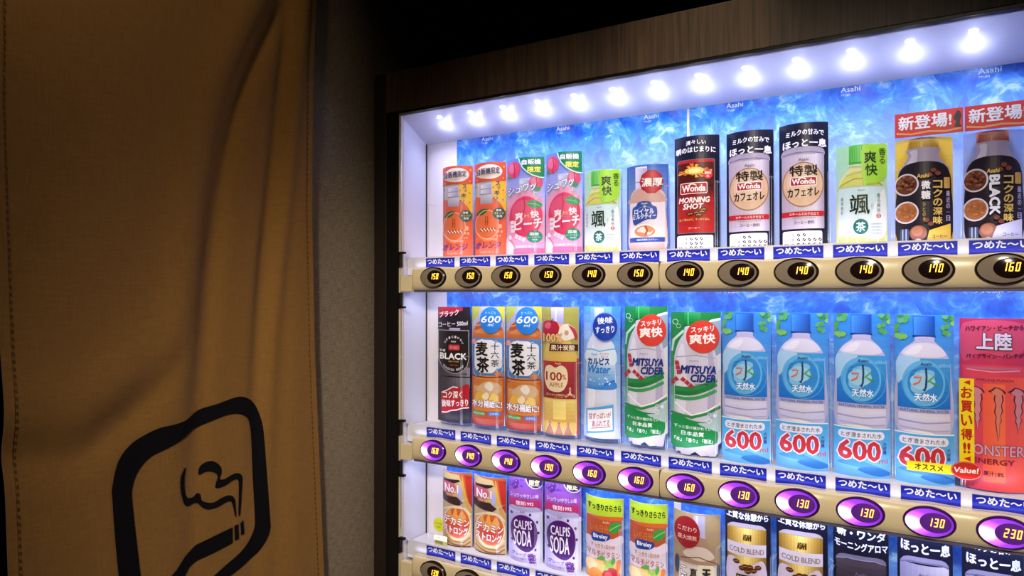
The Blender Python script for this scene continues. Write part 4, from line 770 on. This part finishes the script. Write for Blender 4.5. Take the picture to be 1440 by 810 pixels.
FO = [(-0.5264, -0.305), (-0.5268, -0.2921), (-0.5188, -0.2586), (-0.5024, -0.239), (-0.4837, -0.229), (-0.4591, -0.2212), (-0.4353, -0.2196), (-0.4125, -0.216), (-0.3889, -0.2052), (-0.3603, -0.1999), (-0.3238, -0.1933), (-0.3036, -0.1975), (-0.2875, -0.2091), (-0.2781, -0.2315), (-0.2733, -0.2554), (-0.2684, -0.3145), (-0.261, -0.3979), (-0.26, -0.4177), (-0.2681, -0.4349), (-0.2845, -0.4514), (-0.3074, -0.4616), (-0.3296, -0.4696), (-0.3594, -0.4783), (-0.396, -0.4873), (-0.4418, -0.4884), (-0.4811, -0.4824), (-0.5015, -0.4733), (-0.5115, -0.4567), (-0.5166, -0.4196), (-0.5233, -0.3504)]
FI = [(-0.4987, -0.3114), (-0.4971, -0.2922), (-0.4887, -0.2742), (-0.4714, -0.2594), (-0.4463, -0.2521), (-0.4163, -0.2417), (-0.4008, -0.2336), (-0.3767, -0.2266), (-0.3476, -0.2199), (-0.3237, -0.2195), (-0.3058, -0.2276), (-0.298, -0.2401), (-0.2943, -0.2674), (-0.2918, -0.329), (-0.2884, -0.391), (-0.2893, -0.4099), (-0.2984, -0.4264), (-0.3164, -0.4401), (-0.3469, -0.4531), (-0.3719, -0.4633), (-0.4078, -0.4692), (-0.4455, -0.47), (-0.4707, -0.4646), (-0.4812, -0.4527), (-0.4865, -0.4196), (-0.4925, -0.3686)]
def printed(name, polys):
    bm = bmesh.new()
    for P, hole in polys:
        loops = [[Vector((y, z, 0)) for y, z in P]] + ([[Vector((y, z, 0)) for y, z in hole]] if hole else [])
        vs = [bm.verts.new((y, z, 0)) for y, z in P + (hole or [])]
        for t in tessellate_polygon(loops):
            try: bm.faces.new([vs[i] for i in t])
            except ValueError: pass
    for ax, a, b in ((0, -.54, -.25), (1, -.50, -.18)):
        n = int((b - a) / .007)
        for i in range(n + 1):
            no = (1, 0, 0) if ax == 0 else (0, 1, 0); q = a + i * .007
            bmesh.ops.bisect_plane(bm, geom=bm.verts[:] + bm.edges[:] + bm.faces[:], plane_co=(q, q, 0), plane_no=no, dist=1e-7)
    bmesh.ops.triangulate(bm, faces=bm.faces[:])
    for v in bm.verts:
        y, z = v.co.x, v.co.y + ZO; v.co = (XC + fold(y, z) + .0013, y, z)
    for f in bm.faces:
        f.smooth = True
    bmesh.ops.recalc_face_normals(bm, faces=bm.faces[:])
    me = bpy.data.meshes.new(name); bm.to_mesh(me); bm.free(); me.materials.append(M_PRINT)
    return link(bpy.data.objects.new(name, me), curtain, CO)
printed('sign_frame', [(catmull(FO, 3), catmull(FI, 3)[::-1])])
printed('smoke_print', [(catmull(SM1, 3), None), (catmull(SM2, 3), None)])
printed('cigarette_print', [(CG1, None), (CG2, None), (CG3, None)])
# rod that carries it
V, F = [], []
for i in range(13):
    t = 2 * PI * i / 12
    V += [(-.135 + .009 * math.cos(t), -1.08, 2.042 + .009 * math.sin(t)), (-.135 + .009 * math.cos(t), -.15, 2.042 + .009 * math.sin(t))]
F = [(2 * i, 2 * i + 1, 2 * i + 3, 2 * i + 2) for i in range(12)]
rod = thing('curtain_rod', 'thin metal rod above the doorway that carries the curtain', 'rod', (-.135, -.6, 2.042))
mesh('tube', V, F, ink('8a8078', .3), rod, (.135, .6, -2.042), smooth=True)
boxes('holder', [zb(-.152, -.124, -1.10, -1.08, 2.034, 2.06)], ink('8a8078', .3), rod, (.135, .6, -2.042)); boxes('holder', [zb(-.152, -.124, -.155, -.135, 2.034, 2.06)], ink('8a8078', .3), rod, (.135, .6, -2.042))

# ------------------------------------------------------------------ the vending machine
ML, MR = -.145, 1.025; WL, WR = -.0836, .9636; WT = .3145; YB = .083
ZR = [0, -.3202, -.5440]                      # the rails
vm = thing('vending_machine', 'large drink vending machine with a lit display window and a dark wood-look front', 'vending machine', (.44, .4, 0))
VO = (-.44, -.4, ZO)
def part(name, bs, mat, bevel=0, parent=None):
    return boxes(name, bs, mat, parent or vm, VO if parent is None else (0, 0, 0), bevel)
WB = -.80
part('cabinet', [zb(ML, MR, .10, .80, -ZO + .05, .394), zb(ML, ML + .02, .0, .10, -ZO + .05, .394), zb(MR - .02, MR, 0, .10, -ZO + .05, .394), zb(ML + .02, MR - .02, .095, .10, -ZO + .05, .394)], M_JAMB)
part('header_panel', [zb(ML + .0315, MR - .0315, -.004, .02, WT + .004, .396)], M_WOOD, .001)
part('side_stile', [zb(ML, ML + .0315, -.004, .02, -ZO + .05, .396)], M_JAMB, .001)
part('side_stile', [zb(MR - .0315, MR, -.004, .02, -ZO + .05, .396)], M_JAMB, .001)
part('window_gasket', [zb(ML + .0315, WL - .0015, -.002, .02, WB, WT + .004), zb(WR + .0015, MR - .0315, -.002, .02, WB, WT + .004), zb(WL - .0015, WR + .0015, -.003, .006, WT, WT + .004)], GASKET)
part('lower_panel', [zb(ML + .0315, MR - .0315, -.004, .02, -ZO + .05, WB)], M_WOOD)
part('coin_panel', [zb(.62, .86, -.012, -.004, -1.10, WB - .04)], ink('8e8a88', .3), .002)
part('pickup_flap', [zb(.10, .60, -.014, -.004, -1.24, -1.06)], ink('1a1a1e', .2), .003)
part('foot', [zb(ML + .05, ML + .12, .1, .17, -ZO, -ZO + .05)], BLACK); part('foot', [zb(MR - .12, MR - .05, .1, .17, -ZO, -ZO + .05)], BLACK)
part('foot', [zb(ML + .05, ML + .12, .65, .72, -ZO, -ZO + .05)], BLACK); part('foot', [zb(MR - .12, MR - .05, .65, .72, -ZO, -ZO + .05)], BLACK)
# inside of the window
part('side_reflector', [zb(WL - .002, WL, .012, YB - .003, WB, WT)], WHITE)
part('side_reflector', [zb(WR, WR + .002, .012, YB - .003, WB, WT)], WHITE)
part('window_lip', [zb(WL - .001, WL + .0012, .0, .012, WB, WT)], M_LIP)
part('window_lip', [zb(WR - .0012, WR + .001, 0, .012, WB, WT)], M_LIP)
part('rear_panel', [zb(WL + .001, WR, YB, YB + .006, WB, WT - .02)], BACKW)
part('corner_seam', [zb(WL - .001, WL + .0012, YB - .003, YB, WB, WT - .044)], GASKET)
part('window_floor', [zb(WL, WR, .012, YB, WB - .004, WB)], WHITE)
# the sloping reflector at the top with its LEDs
sl = .555
V = [(WL, -.001, WT), (WR, -.001, WT), (WR, YB, WT - sl * (YB)), (WL, YB, WT - sl * YB), (WL, -.001, WT + .003), (WR, -.001, WT + .003), (WR, YB, WT + .003), (WL, YB, WT + .003)]
refl = mesh('top_reflector', V, [(0, 3, 2, 1), (4, 5, 6, 7), (0, 1, 5, 4), (1, 2, 6, 5), (2, 3, 7, 6), (3, 0, 4, 7)], WHITE, vm, VO)
V, F, I = [], [], []
for j in range(5):
    for i in range(16):
        t = 2 * PI * i / 16; q = math.cos(j / 4 * PI / 2)
        V.append((.0058 * q * math.cos(t), .0036 * q * math.sin(t), -.0022 * math.sin(j / 4 * PI / 2)))
for j in range(4):
    for i in range(16): F.append((j * 16 + i, j * 16 + (i + 1) % 16, (j + 1) * 16 + (i + 1) % 16, (j + 1) * 16 + i))
led0 = mesh('led_lamp', V, F, M_LED, refl, (.8503, .0215, WT - sl * .0215), smooth=True); led0.rotation_euler = (-math.atan(sl), 0, 0)
for i in range(1, 13):
    o = led0.copy(); COL.objects.link(o); o.location.x = .8503 - .0711 * i
# the blue printed sheets behind the goods
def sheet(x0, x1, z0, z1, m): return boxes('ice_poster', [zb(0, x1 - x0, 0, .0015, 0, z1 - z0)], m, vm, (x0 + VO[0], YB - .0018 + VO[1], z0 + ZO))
def logos(sh, items, s, wd, col='e8eefc'):
    gv, gf, _ = glyphs(s)
    for x, z in items: mesh('lettering', [(q * wd, 0, p * wd * .28) for q, p in gv], gf, ink(col), sh, (x, -.0004, z))
for (x0, x1) in ((-.007, .4555), (.4600, .9620)):
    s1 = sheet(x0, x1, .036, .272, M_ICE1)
    logos(s1, [(x - x0, .225) for x in (.052, .215, .382, .52, .686, .855) if x0 < x < x1], 'Asahi', .026)
    sm = [(x - x0, .219) for x in (.052, .215, .382, .52, .686, .855) if x0 < x < x1]
    logos(s1, sm, 'アサヒ飲料', .013)
for (x0, x1) in ((-.0313, .4400), (.4400, .9620)):
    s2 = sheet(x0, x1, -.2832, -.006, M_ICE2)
    logos(s2, [(x - x0, .253) for x in (.03, .19, .35, .508, .680, .85) if x0 < x < x1], 'アサヒ飲料', .032)
for (x0, x1) in ((-.0313, .4320), (.4450, .9620)):
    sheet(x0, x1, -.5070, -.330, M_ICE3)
# shelves and the strips that say "cold"
for r, zc in enumerate(ZR):
    sh = part('display_shelf', [zb(WL + .002, WR - .002, .024, .0815, zc + .0335, zc + .0355), zb(WL + .002, WR - .002, .022, .024, zc + .006, zc + .0395)], ink('e8e8f4', .4))
    for k in range(12):
        x = .08 * k - .002 * (r == 0)
        o = boxes('temperature_label', [zb(-.0338, .0338, 0, .0006, -.0130, .0095)], ink('1c27b0'), vm, (x + VO[0], .0212 + VO[1], zc + .0275 + ZO))
        if k == 0 and r == 0:
            V, F = [], []
            gv, gf, _ = glyphs('つめた〜い', 0, 3)
            for j, (dx, dz) in enumerate(((0, 0), (.0004, 0), (-.0004, 0), (0, .0004), (0, -.0004))):
                n = len(V); V += [(-.0295 + q * .059 + dx, -.0003 - j * .00001, -.0012 + p * .0092 + dz) for q, p in gv]; F += [tuple(n + i for i in f) for f in gf]
            LT = mesh('lettering', V, F, ink('f2f4fc'), o, (0, 0, 0))
        else: c = LT.copy(); COL.objects.link(c); c.parent = o
# button rails
def gb(x): d = abs(((x + .04) % .08) - .04); return math.cos(min(1, d / .036) * PI / 2) ** 2 if -.05 < x < .93 else 0
def rail(zc):
    V, F = [], []; NX, NP = 300, 18; x0, x1 = -.0562, .9362
    for i in range(NX + 1):
        x = x0 + (x1 - x0) * i / NX; e = min(x - x0, x1 - x); k = math.sqrt(max(0, 1 - (1 - min(1, e / .006)) ** 2)); g = gb(x)
        for j in range(NP + 1):
            t = j / NP; sn = math.sin(PI * t)
            y = .020 - (.0205 + .003 * g) * (sn ** .38) * (.55 + .45 * k); z = -.0025 + (.0215 + .0016 * g * (t < .5)) * math.cos(PI * t) * (.93 + .07 * k)
            V.append((x, y, zc + z))
    for i in range(NX):
        for j in range(NP): F.append((i * (NP + 1) + j, (i + 1) * (NP + 1) + j, (i + 1) * (NP + 1) + j + 1, i * (NP + 1) + j + 1))
    F.append(tuple(range(NP, -1, -1))); F.append(tuple(NX * (NP + 1) + j for j in range(NP + 1)))
    o = mesh('button_rail', V, F, M_BEIGE, vm, VO, smooth=True)
    boxes('rail_seam', [zb(.4393, .4399, -.0012, .018, zc - .023, zc + .0195)], ink('5a4c3c'), o, (0, 0, 0))
    boxes('rail_base', [zb(-.054, .934, .008, .024, zc - .0275, zc - .0238)], ink('5d5468', .4), o, (0, 0, 0))  # purple-grey strip standing in for the line of shade under the rail
    for a, b in ((-.0815, -.0545), (.9345, .9615)): part('rail_bracket', [zb(a, b, .001, .014, zc - .026, zc + .004)], M_BEIGE, .001)
    for z in (zc + .048, zc - .056):
        part('pane_hinge', [zb(-.0832, -.0700, -.003, .004, z - .002, z + .002), zb(-.0832, -.0800, -.003, .006, min(z, z + (.028 if z < zc else -.028)), max(z, z + (.028 if z < zc else -.028)))], BLACK)
for zc in ZR: rail(zc)
# buttons with their price displays
SEG = {'0': 'abcdef', '1': 'bc', '2': 'abged', '3': 'abgcd', '4': 'fgbc', '5': 'afgcd', '6': 'afgcde', '7': 'abcf', '8': 'abcdefg', '9': 'abcdfg'}
def digits_geo(s):
    V, F = [], []; W, H, T, G = .0043, .0106, .0011, .0003
    for n, ch in enumerate(s):
        ox = (n - 1) * .0066
        R_ = dict(a=(G, H - T, W - G, H), d=(G, 0, W - G, T), g=(G, H / 2 - T / 2, W - G, H / 2 + T / 2), f=(0, H / 2 + G, T, H - G), b=(W - T, H / 2 + G, W, H - G), e=(0, G, T, H / 2 - G), c=(W - T, G, W, H / 2 - G))
        for q in SEG[ch]:
            x0, z0, x1, z1 = R_[q]; m = len(V)
            P4 = [(x0, z0), (x1, z0), (x1, z1), (x0, z1)]
            for yy in (-.0004, 0): V += [(ox + x - W / 2 + .18 * (z - H / 2), yy, z - H / 2) for x, z in P4]
            F += [tuple(m + i for i in f) for f in ((0, 1, 2, 3), (4, 7, 6, 5), (0, 4, 5, 1), (1, 5, 6, 2), (2, 6, 7, 3), (3, 7, 4, 0))]
    return V, F
def dome(a, b, rise, rings, seg=48, cut=0, pw=2.0):
    V, F = [], []
    for j in range(rings + 1):
        q = 1 - j / rings * (1 - cut)
        for i in range(seg):
            t = 2 * PI * i / seg; V.append((a * q * math.cos(t), -rise * (1 - q ** pw), b * q * math.sin(t)))
    for j in range(rings):
        for i in range(seg): F.append((j * seg + i, j * seg + (i + 1) % seg, (j + 1) * seg + (i + 1) % seg, (j + 1) * seg + i))
    if not cut: pass
    return V, F
def make_button(lit):
    bez, bf = dome(.0300, .0192, .0045, 2, cut=.90, pw=6)
    m = len(bez); skirt = [(x * 1.01, .017, z * 1.01 - .0006) for x, y, z in bez[:48]]
    bez2 = bez + skirt; bf2 = bf + [(m + i, m + (i + 1) % 48, (i + 1) % 48, i) for i in range(48)]
    root = mesh('selection_button', bez2, bf2, M_BEZEL[lit], vm, (0, 0, 0), smooth=True)
    Vd, Fd = dome(.0272, .0175, .0026, 8)
    lens = mesh('lens', [(x, y - .0012, z) for x, y, z in Vd], Fd, M_LENS[lit], root, (0, 0, 0), smooth=True)
    Vd, Fd = dome(.0176, .0126, .0018, 6)
    disp = mesh('display_window', [(x, y, z) for x, y, z in Vd], Fd, M_DISP[lit], root, (.0070, -.0029, .0006), smooth=True)
    disp.rotation_euler = (0, 0, .03)
    return root, lens, disp
prices = [['150', '150', '150', '150', '140', '150', '140', '140', '140', '140', '170', '160'], ['160', '140', '140', '190', '160', '160', '160', '130', '130', '130', '130', '230'], ['130', '130', '140', '140', '120', '120', '150', '120', '120', '120', '120', '120']]
DG = {}
for r in range(3):
    lit = r == 1
    proto = make_button(lit)
    for k in range(12):
        if k == 0: b = proto[0]
        else:
            b = proto[0].copy(); COL.objects.link(b)
            for q in proto[1:]: c = q.copy(); COL.objects.link(c); c.parent = b
        b.location = (.08 * k + VO[0], -.0025 + VO[1], ZR[r] + ZO)
        if prices[r][k] not in DG:
            V, F = digits_geo(prices[r][k]); o = mesh('price_digits', V, F, M_DIGIT, b, (0, 0, 0)); DG[prices[r][k]] = o
        else: o = DG[prices[r][k]].copy(); COL.objects.link(o); o.parent = b
        o.location = (.0080, -.0056, .0018)
# clear holders between the goods and the clear panes in front
for r, (zc, hh) in enumerate(((0, .105), (ZR[1], .135), (ZR[2], .09))):
    for k in range(12):
        bs = []
        for sx in (-.0385, .0385):
            bs += [zb(sx - .0005, sx + .0005, .036, .0370, .037, .037 + hh), zb(sx - .0005, sx + .0005, .036, .0617, .036 + hh, .0372 + hh)]
        o = boxes('clear_holder', bs, M_CLEAR, vm, (.08 * k + VO[0] - .003, VO[1], zc + ZO)) if k == 0 else None
        if k == 0: h0 = o
        else: c = h0.copy(); COL.objects.link(c); c.location.x = .08 * k + VO[0] - .003
for z0, z1 in ((.0215, WT), (ZR[1] + .0215, -.0285), (ZR[2] + .0215, ZR[1] - .0285), (WB, ZR[2] - .0285)):
    part('clear_pane', [zb(WL + .0015, WR - .0015, .0030, .0045, z0, z1 - .0005)], M_PANE)
# small stickers behind the glass
stk = thing('round_sticker', 'small round yellow sticker beside the energy drink can at lower left', 'sticker', (-.052, YB - .001, ZO - .4875))
V, F = dome(.0135, .0135, .0006, 2, 32); mesh('disc', V, F, ink('d6dc1e'), stk)
gv, gf, _ = glyphs('Campaign'); gv2, gf2, _ = glyphs('item')
V = [(-.0095 + q * .019, -.0009, .0005 + p * .0045) for q, p in gv]; n = len(V); V += [(-.005 + q * .010, -.0009, -.006 + p * .004) for q, p in gv2]
mesh('lettering', V, gf + [tuple(n + i for i in f) for f in gf2], ink('6e7420'), stk)

# ------------------------------------------------------------------ the goods on show
LAY = [[(0.0094, 0.0356, 0.0372, 0.2124), (0.0051, 0.0352, 0.0379, 0.212), (0.0018, 0.0399, 0.0371, 0.2136), (0.0006, 0.036, 0.0374, 0.2157), (-0.0054, 0.0338, 0.0364, 0.1783), (-0.0042, 0.0359, 0.0375, 0.1791), (-0.0015, 0.0362, 0.0328, 0.2169), (0.0008, 0.0351, 0.0325, 0.215), (-0.0019, 0.034, 0.0322, 0.2172), (-0.0047, 0.0328, 0.0337, 0.178), (-0.0081, 0.0341, 0.0331, 0.1783), (-0.0092, 0.0328, 0.0321, 0.1785)],
       [(0.0, 0.0383, -0.2755, -0.0557), (0.0002, 0.0369, -0.2733, -0.0537), (-0.0021, 0.0377, -0.2749, -0.053), (-0.0068, 0.0362, -0.2749, -0.0536), (-0.0072, 0.0338, -0.2729, -0.0517), (-0.0073, 0.0371, -0.2761, -0.051), (-0.0041, 0.0402, -0.2826, -0.0591), (-0.0054, 0.0363, -0.2884, -0.0581), (-0.005, 0.036, -0.2847, -0.0581), (-0.0054, 0.0359, -0.2856, -0.058), (-0.009, 0.0353, -0.2859, -0.0589), (-0.0107, 0.0366, -0.2825, -0.0623)],
       [(0.0086, 0.0347, -0.5173, -0.3686), (0.0041, 0.0359, -0.5177, -0.3681), (0.0015, 0.0353, -0.522, -0.3529), (-0.0028, 0.036, -0.523, -0.348), (-0.0024, 0.0349, -0.5244, -0.3718), (-0.004, 0.0333, -0.525, -0.3696), (-0.0028, 0.0372, -0.5183, -0.3728), (-0.0039, 0.034, -0.5166, -0.3488), (-0.0062, 0.0355, -0.5139, -0.3472), (-0.0077, 0.0355, -0.5099, -0.3507), (-0.009, 0.0327, -0.5047, -0.3444), (-0.0124, 0.0335, -0.5033, -0.3496)]]
YC = .062
kinds = {}
def product(fn, row, k, label, cat, group=None, depth=.015, name='display_drink', col='d8d8e0'):
    dx, r, z0, z1 = LAY[row][k]
    loc = (.08 * k + dx, YC, ZO + z0)
    g = thing(name, label, cat, loc, group)
    key = (fn.__name__, depth)
    if key not in kinds:
        c9 = 9 if fn is art_tea else k
        ph = math.atan2(.857 - .08 * c9, 1.13); global SKEW
        SKEW = max(-.4, min(.4, depth * math.sin(ph) / (r * math.cos(ph)))); a = fn(); SKEW = 0; base = None
        if isinstance(a, tuple): a, base = a
        a.build(g, depth, base=base, base_col=col); kinds[key] = (a, g, r, z1 - z0)
        a.root = g
    else:
        a, g0, _, _ = kinds[key]
        for ch in list(g0.children): c = ch.copy(); COL.objects.link(c); c.parent = g
    g.scale = (r / a.r, 1, (z1 - z0) / a.h)
    return g
G = 'drinks on show in the machine window'
O1, O2 = 'orange drink bottle card, leftmost of the two in the top row', 'orange drink bottle card, the one next to the pink peach card'
product(art_orange, 0, 0, O1, 'bottle', 'orange drink cards', .017); product(art_orange, 0, 1, O2, 'bottle', 'orange drink cards', .017)
product(art_peach, 0, 2, 'pink peach drink card with a green corner, beside the orange cards', 'bottle', 'peach drink cards'); product(art_peach, 0, 3, 'pink peach drink card with a green corner, beside the green tea', 'bottle', 'peach drink cards')
product(art_tea, 0, 4, 'pale green tea bottle card between the peach card and the blue milk tea card', 'bottle', 'green tea cards'); product(art_milktea, 0, 5, 'blue milk tea bottle card with a round red seal in the top row', 'bottle')
product(art_morning, 0, 6, 'black and red coffee can card with an orange blaze in the top row', 'can'); product(art_cafe, 0, 7, 'white milk coffee can card with a tan disc, beside the red coffee can', 'can', 'milk coffee cards')
product(art_cafe, 0, 8, 'white milk coffee can card with a tan disc, beside the green tea bottle', 'can', 'milk coffee cards'); product(art_tea, 0, 9, 'pale green tea bottle card between the milk coffee and the gold coffee', 'bottle', 'green tea cards')
product(art_gold_can, 0, 10, 'dark coffee bottle can card on gold with a golden cap', 'can', 'bottle can coffee cards'); product(art_black_can, 0, 11, 'dark coffee bottle can card with a copper cap, rightmost of the top row', 'can', 'bottle can coffee cards')
product(art_black, 1, 0, 'black coffee bottle card with a rounded black badge, leftmost of the middle row', 'bottle', None, .009, col='2a2634')
product(art_barley, 1, 1, 'brown barley tea bottle card with a blue 600 disc, beside the black coffee', 'bottle', 'barley tea cards', .013); product(art_barley, 1, 2, 'brown barley tea bottle card with a blue 600 disc, beside the apple soda', 'bottle', 'barley tea cards', .013)
product(art_apple, 1, 3, 'yellow apple soda bottle card with a red 100% label', 'bottle'); product(art_lactic, 1, 4, 'white and blue lactic water bottle card with a navy disc', 'bottle')
product(art_cider, 1, 5, 'clear soda bottle card with green cap, beside the lactic water', 'bottle', 'clear soda cards'); product(art_cider, 1, 6, 'clear soda bottle card with green cap, beside the mineral water', 'bottle', 'clear soda cards')
for k, t in ((7, 'first of the four, beside the clear soda'), (8, 'second of the four from the left'), (9, 'third of the four from the left'), (10, 'last of the four, beside the red can')):
    product(art_water, 1, k, 'blue mineral water bottle card marked 600, ' + t, 'bottle', 'mineral water cards', .014)
product(art_energy, 1, 11, 'red and pink energy drink can card with claw marks, rightmost of the middle row', 'can')
product(art_vitamin, 2, 0, 'brown and orange vitamin drink can card, leftmost of the bottom row', 'can', 'vitamin drink cards'); product(art_vitamin, 2, 1, 'brown and orange vitamin drink can card, beside the purple grape soda', 'can', 'vitamin drink cards')
product(art_soda, 2, 2, 'purple grape soda can card, beside the vitamin drink', 'can', 'grape soda cards'); product(art_soda, 2, 3, 'purple grape soda can card, beside the mixed fruit juice', 'can', 'grape soda cards')
product(art_multi, 2, 4, 'mixed fruit juice card with a lime green top, beside the grape soda', 'can', 'fruit juice cards'); product(art_multi, 2, 5, 'mixed fruit juice card with a lime green top, beside the brown roasted tea', 'can', 'fruit juice cards')
product(art_roast, 2, 6, 'brown roasted tea bottle card with a dark red disc', 'bottle')
product(art_gold, 2, 7, 'golden coffee can card on navy, beside the roasted tea', 'can', 'golden coffee cards'); product(art_gold, 2, 8, 'golden coffee can card on navy, beside the black coffee can', 'can', 'golden coffee cards')
product(art_aroma, 2, 9, 'black coffee can card with a pale yellow band in the bottom row', 'can')
product(art_rest, 2, 10, 'lavender milk coffee can card on navy, beside the black coffee can', 'can', 'lavender coffee cards'); product(art_rest, 2, 11, 'lavender milk coffee can card on navy, rightmost of the bottom row', 'can', 'lavender coffee cards')
# flat signs hung in front of goods
def sign(name, label, cat, loc, w_, h_, rim_col, fn, tilt=0, pts=None):
    g = thing(name, label, cat, loc)
    a = Art(w_ / 2, h_); fn(a)
    a.build(g, 0.0004, cuts=6, base_col=rim_col, base=pts); g.rotation_euler = (0, tilt, 0)
    return g
def banner(a):
    a.part('picture'); a.R(-1, 0, 1, 1, 'd8342e'); a.line([(-.95, .18), (-.5, .1), (0, .16), (.5, .1), (.95, .18)], .03, 'e8a060'); a.S([(.72, .6), (.85, .9), (.95, .7), (.9, .4), (.95, .2), (.75, .25), (.8, .45)], '3a2a2a')
    a.T('新登場!', -.88, .3, .66, .86, 'f8f2f4', .04)
sign('new_item_banner', 'red new item banner above the gold coffee bottle can', 'banner', (.799, .040, ZO + .1792), .079, .032, 'd8342e', banner)
sign('new_item_banner', 'red new item banner above the coffee with the copper cap', 'banner', (.8795, .040, ZO + .1792), .079, .032, 'd8342e', banner)
def vtag(a):
    a.part('picture'); a.R(-1, 0, 1, 1, 'f0d818'); a.poly([(-.45, .955), (.5, .985), (.5, .925)], 'c8281c'); a.poly([(-.45, .05), (.5, .08), (.5, .02)], 'c8281c')
    for i, ch in enumerate('お買い得'): a.T(ch, -.72, .77 - i * .165, .72, .90 - i * .165, 'b82418', .05)
    a.T('!!', -.4, .12, .4, .235, 'b82418', .06)
sign('bargain_tag', 'tall yellow bargain tag with red characters beside the energy drink can', 'tag', (.8405, .036, ZO - .2475), .0165, .1080, 'f0d818', vtag)
def htag(a):
    a.part('picture'); a.R(-1, 0, 1, 1, 'ecd41c'); a.T('オススメ', -.66, .2, .5, .8, '3a2c10', .05)
sign('recommendation_tag', 'yellow strip tag below the 600 of the last mineral water card', 'tag', (.800, .0385, ZO - .2655), .056, .0125, 'ecd41c', htag)
def vbadge(a):
    a.part('picture'); a.E(0, .5, .96, .48, 'e8b8a8'); a.E(0, .5, .93, .465, 'c8261c'); a.T('Value!', -.78, .36, .76, .64, 'f6e4de', .05, shear=.1, slant=.06)
sign('value_badge', 'round red badge at the foot of the yellow bargain tag', 'badge', (.8400, .033, ZO - .2690), .0345, .0235, 'c8261c', vbadge, pts=[(math.cos(2 * PI * i / 28), .5 + .5 * math.sin(2 * PI * i / 28)) for i in range(28)])
def stag(a):
    a.part('picture'); a.R(-1, 0, 1, 1, 'dad69a'); a.T('栄養炭酸', -.8, .55, .8, .9, '3a3a2c', .01); a.T('微炭酸', -.8, .1, .4, .45, '3a3a2c', .01)
sign('small_tag', 'small pale yellow tag at the foot of the leftmost vitamin drink card', 'tag', (-.012, .036, ZO - .5075), .030, .018, 'dad69a', stag)
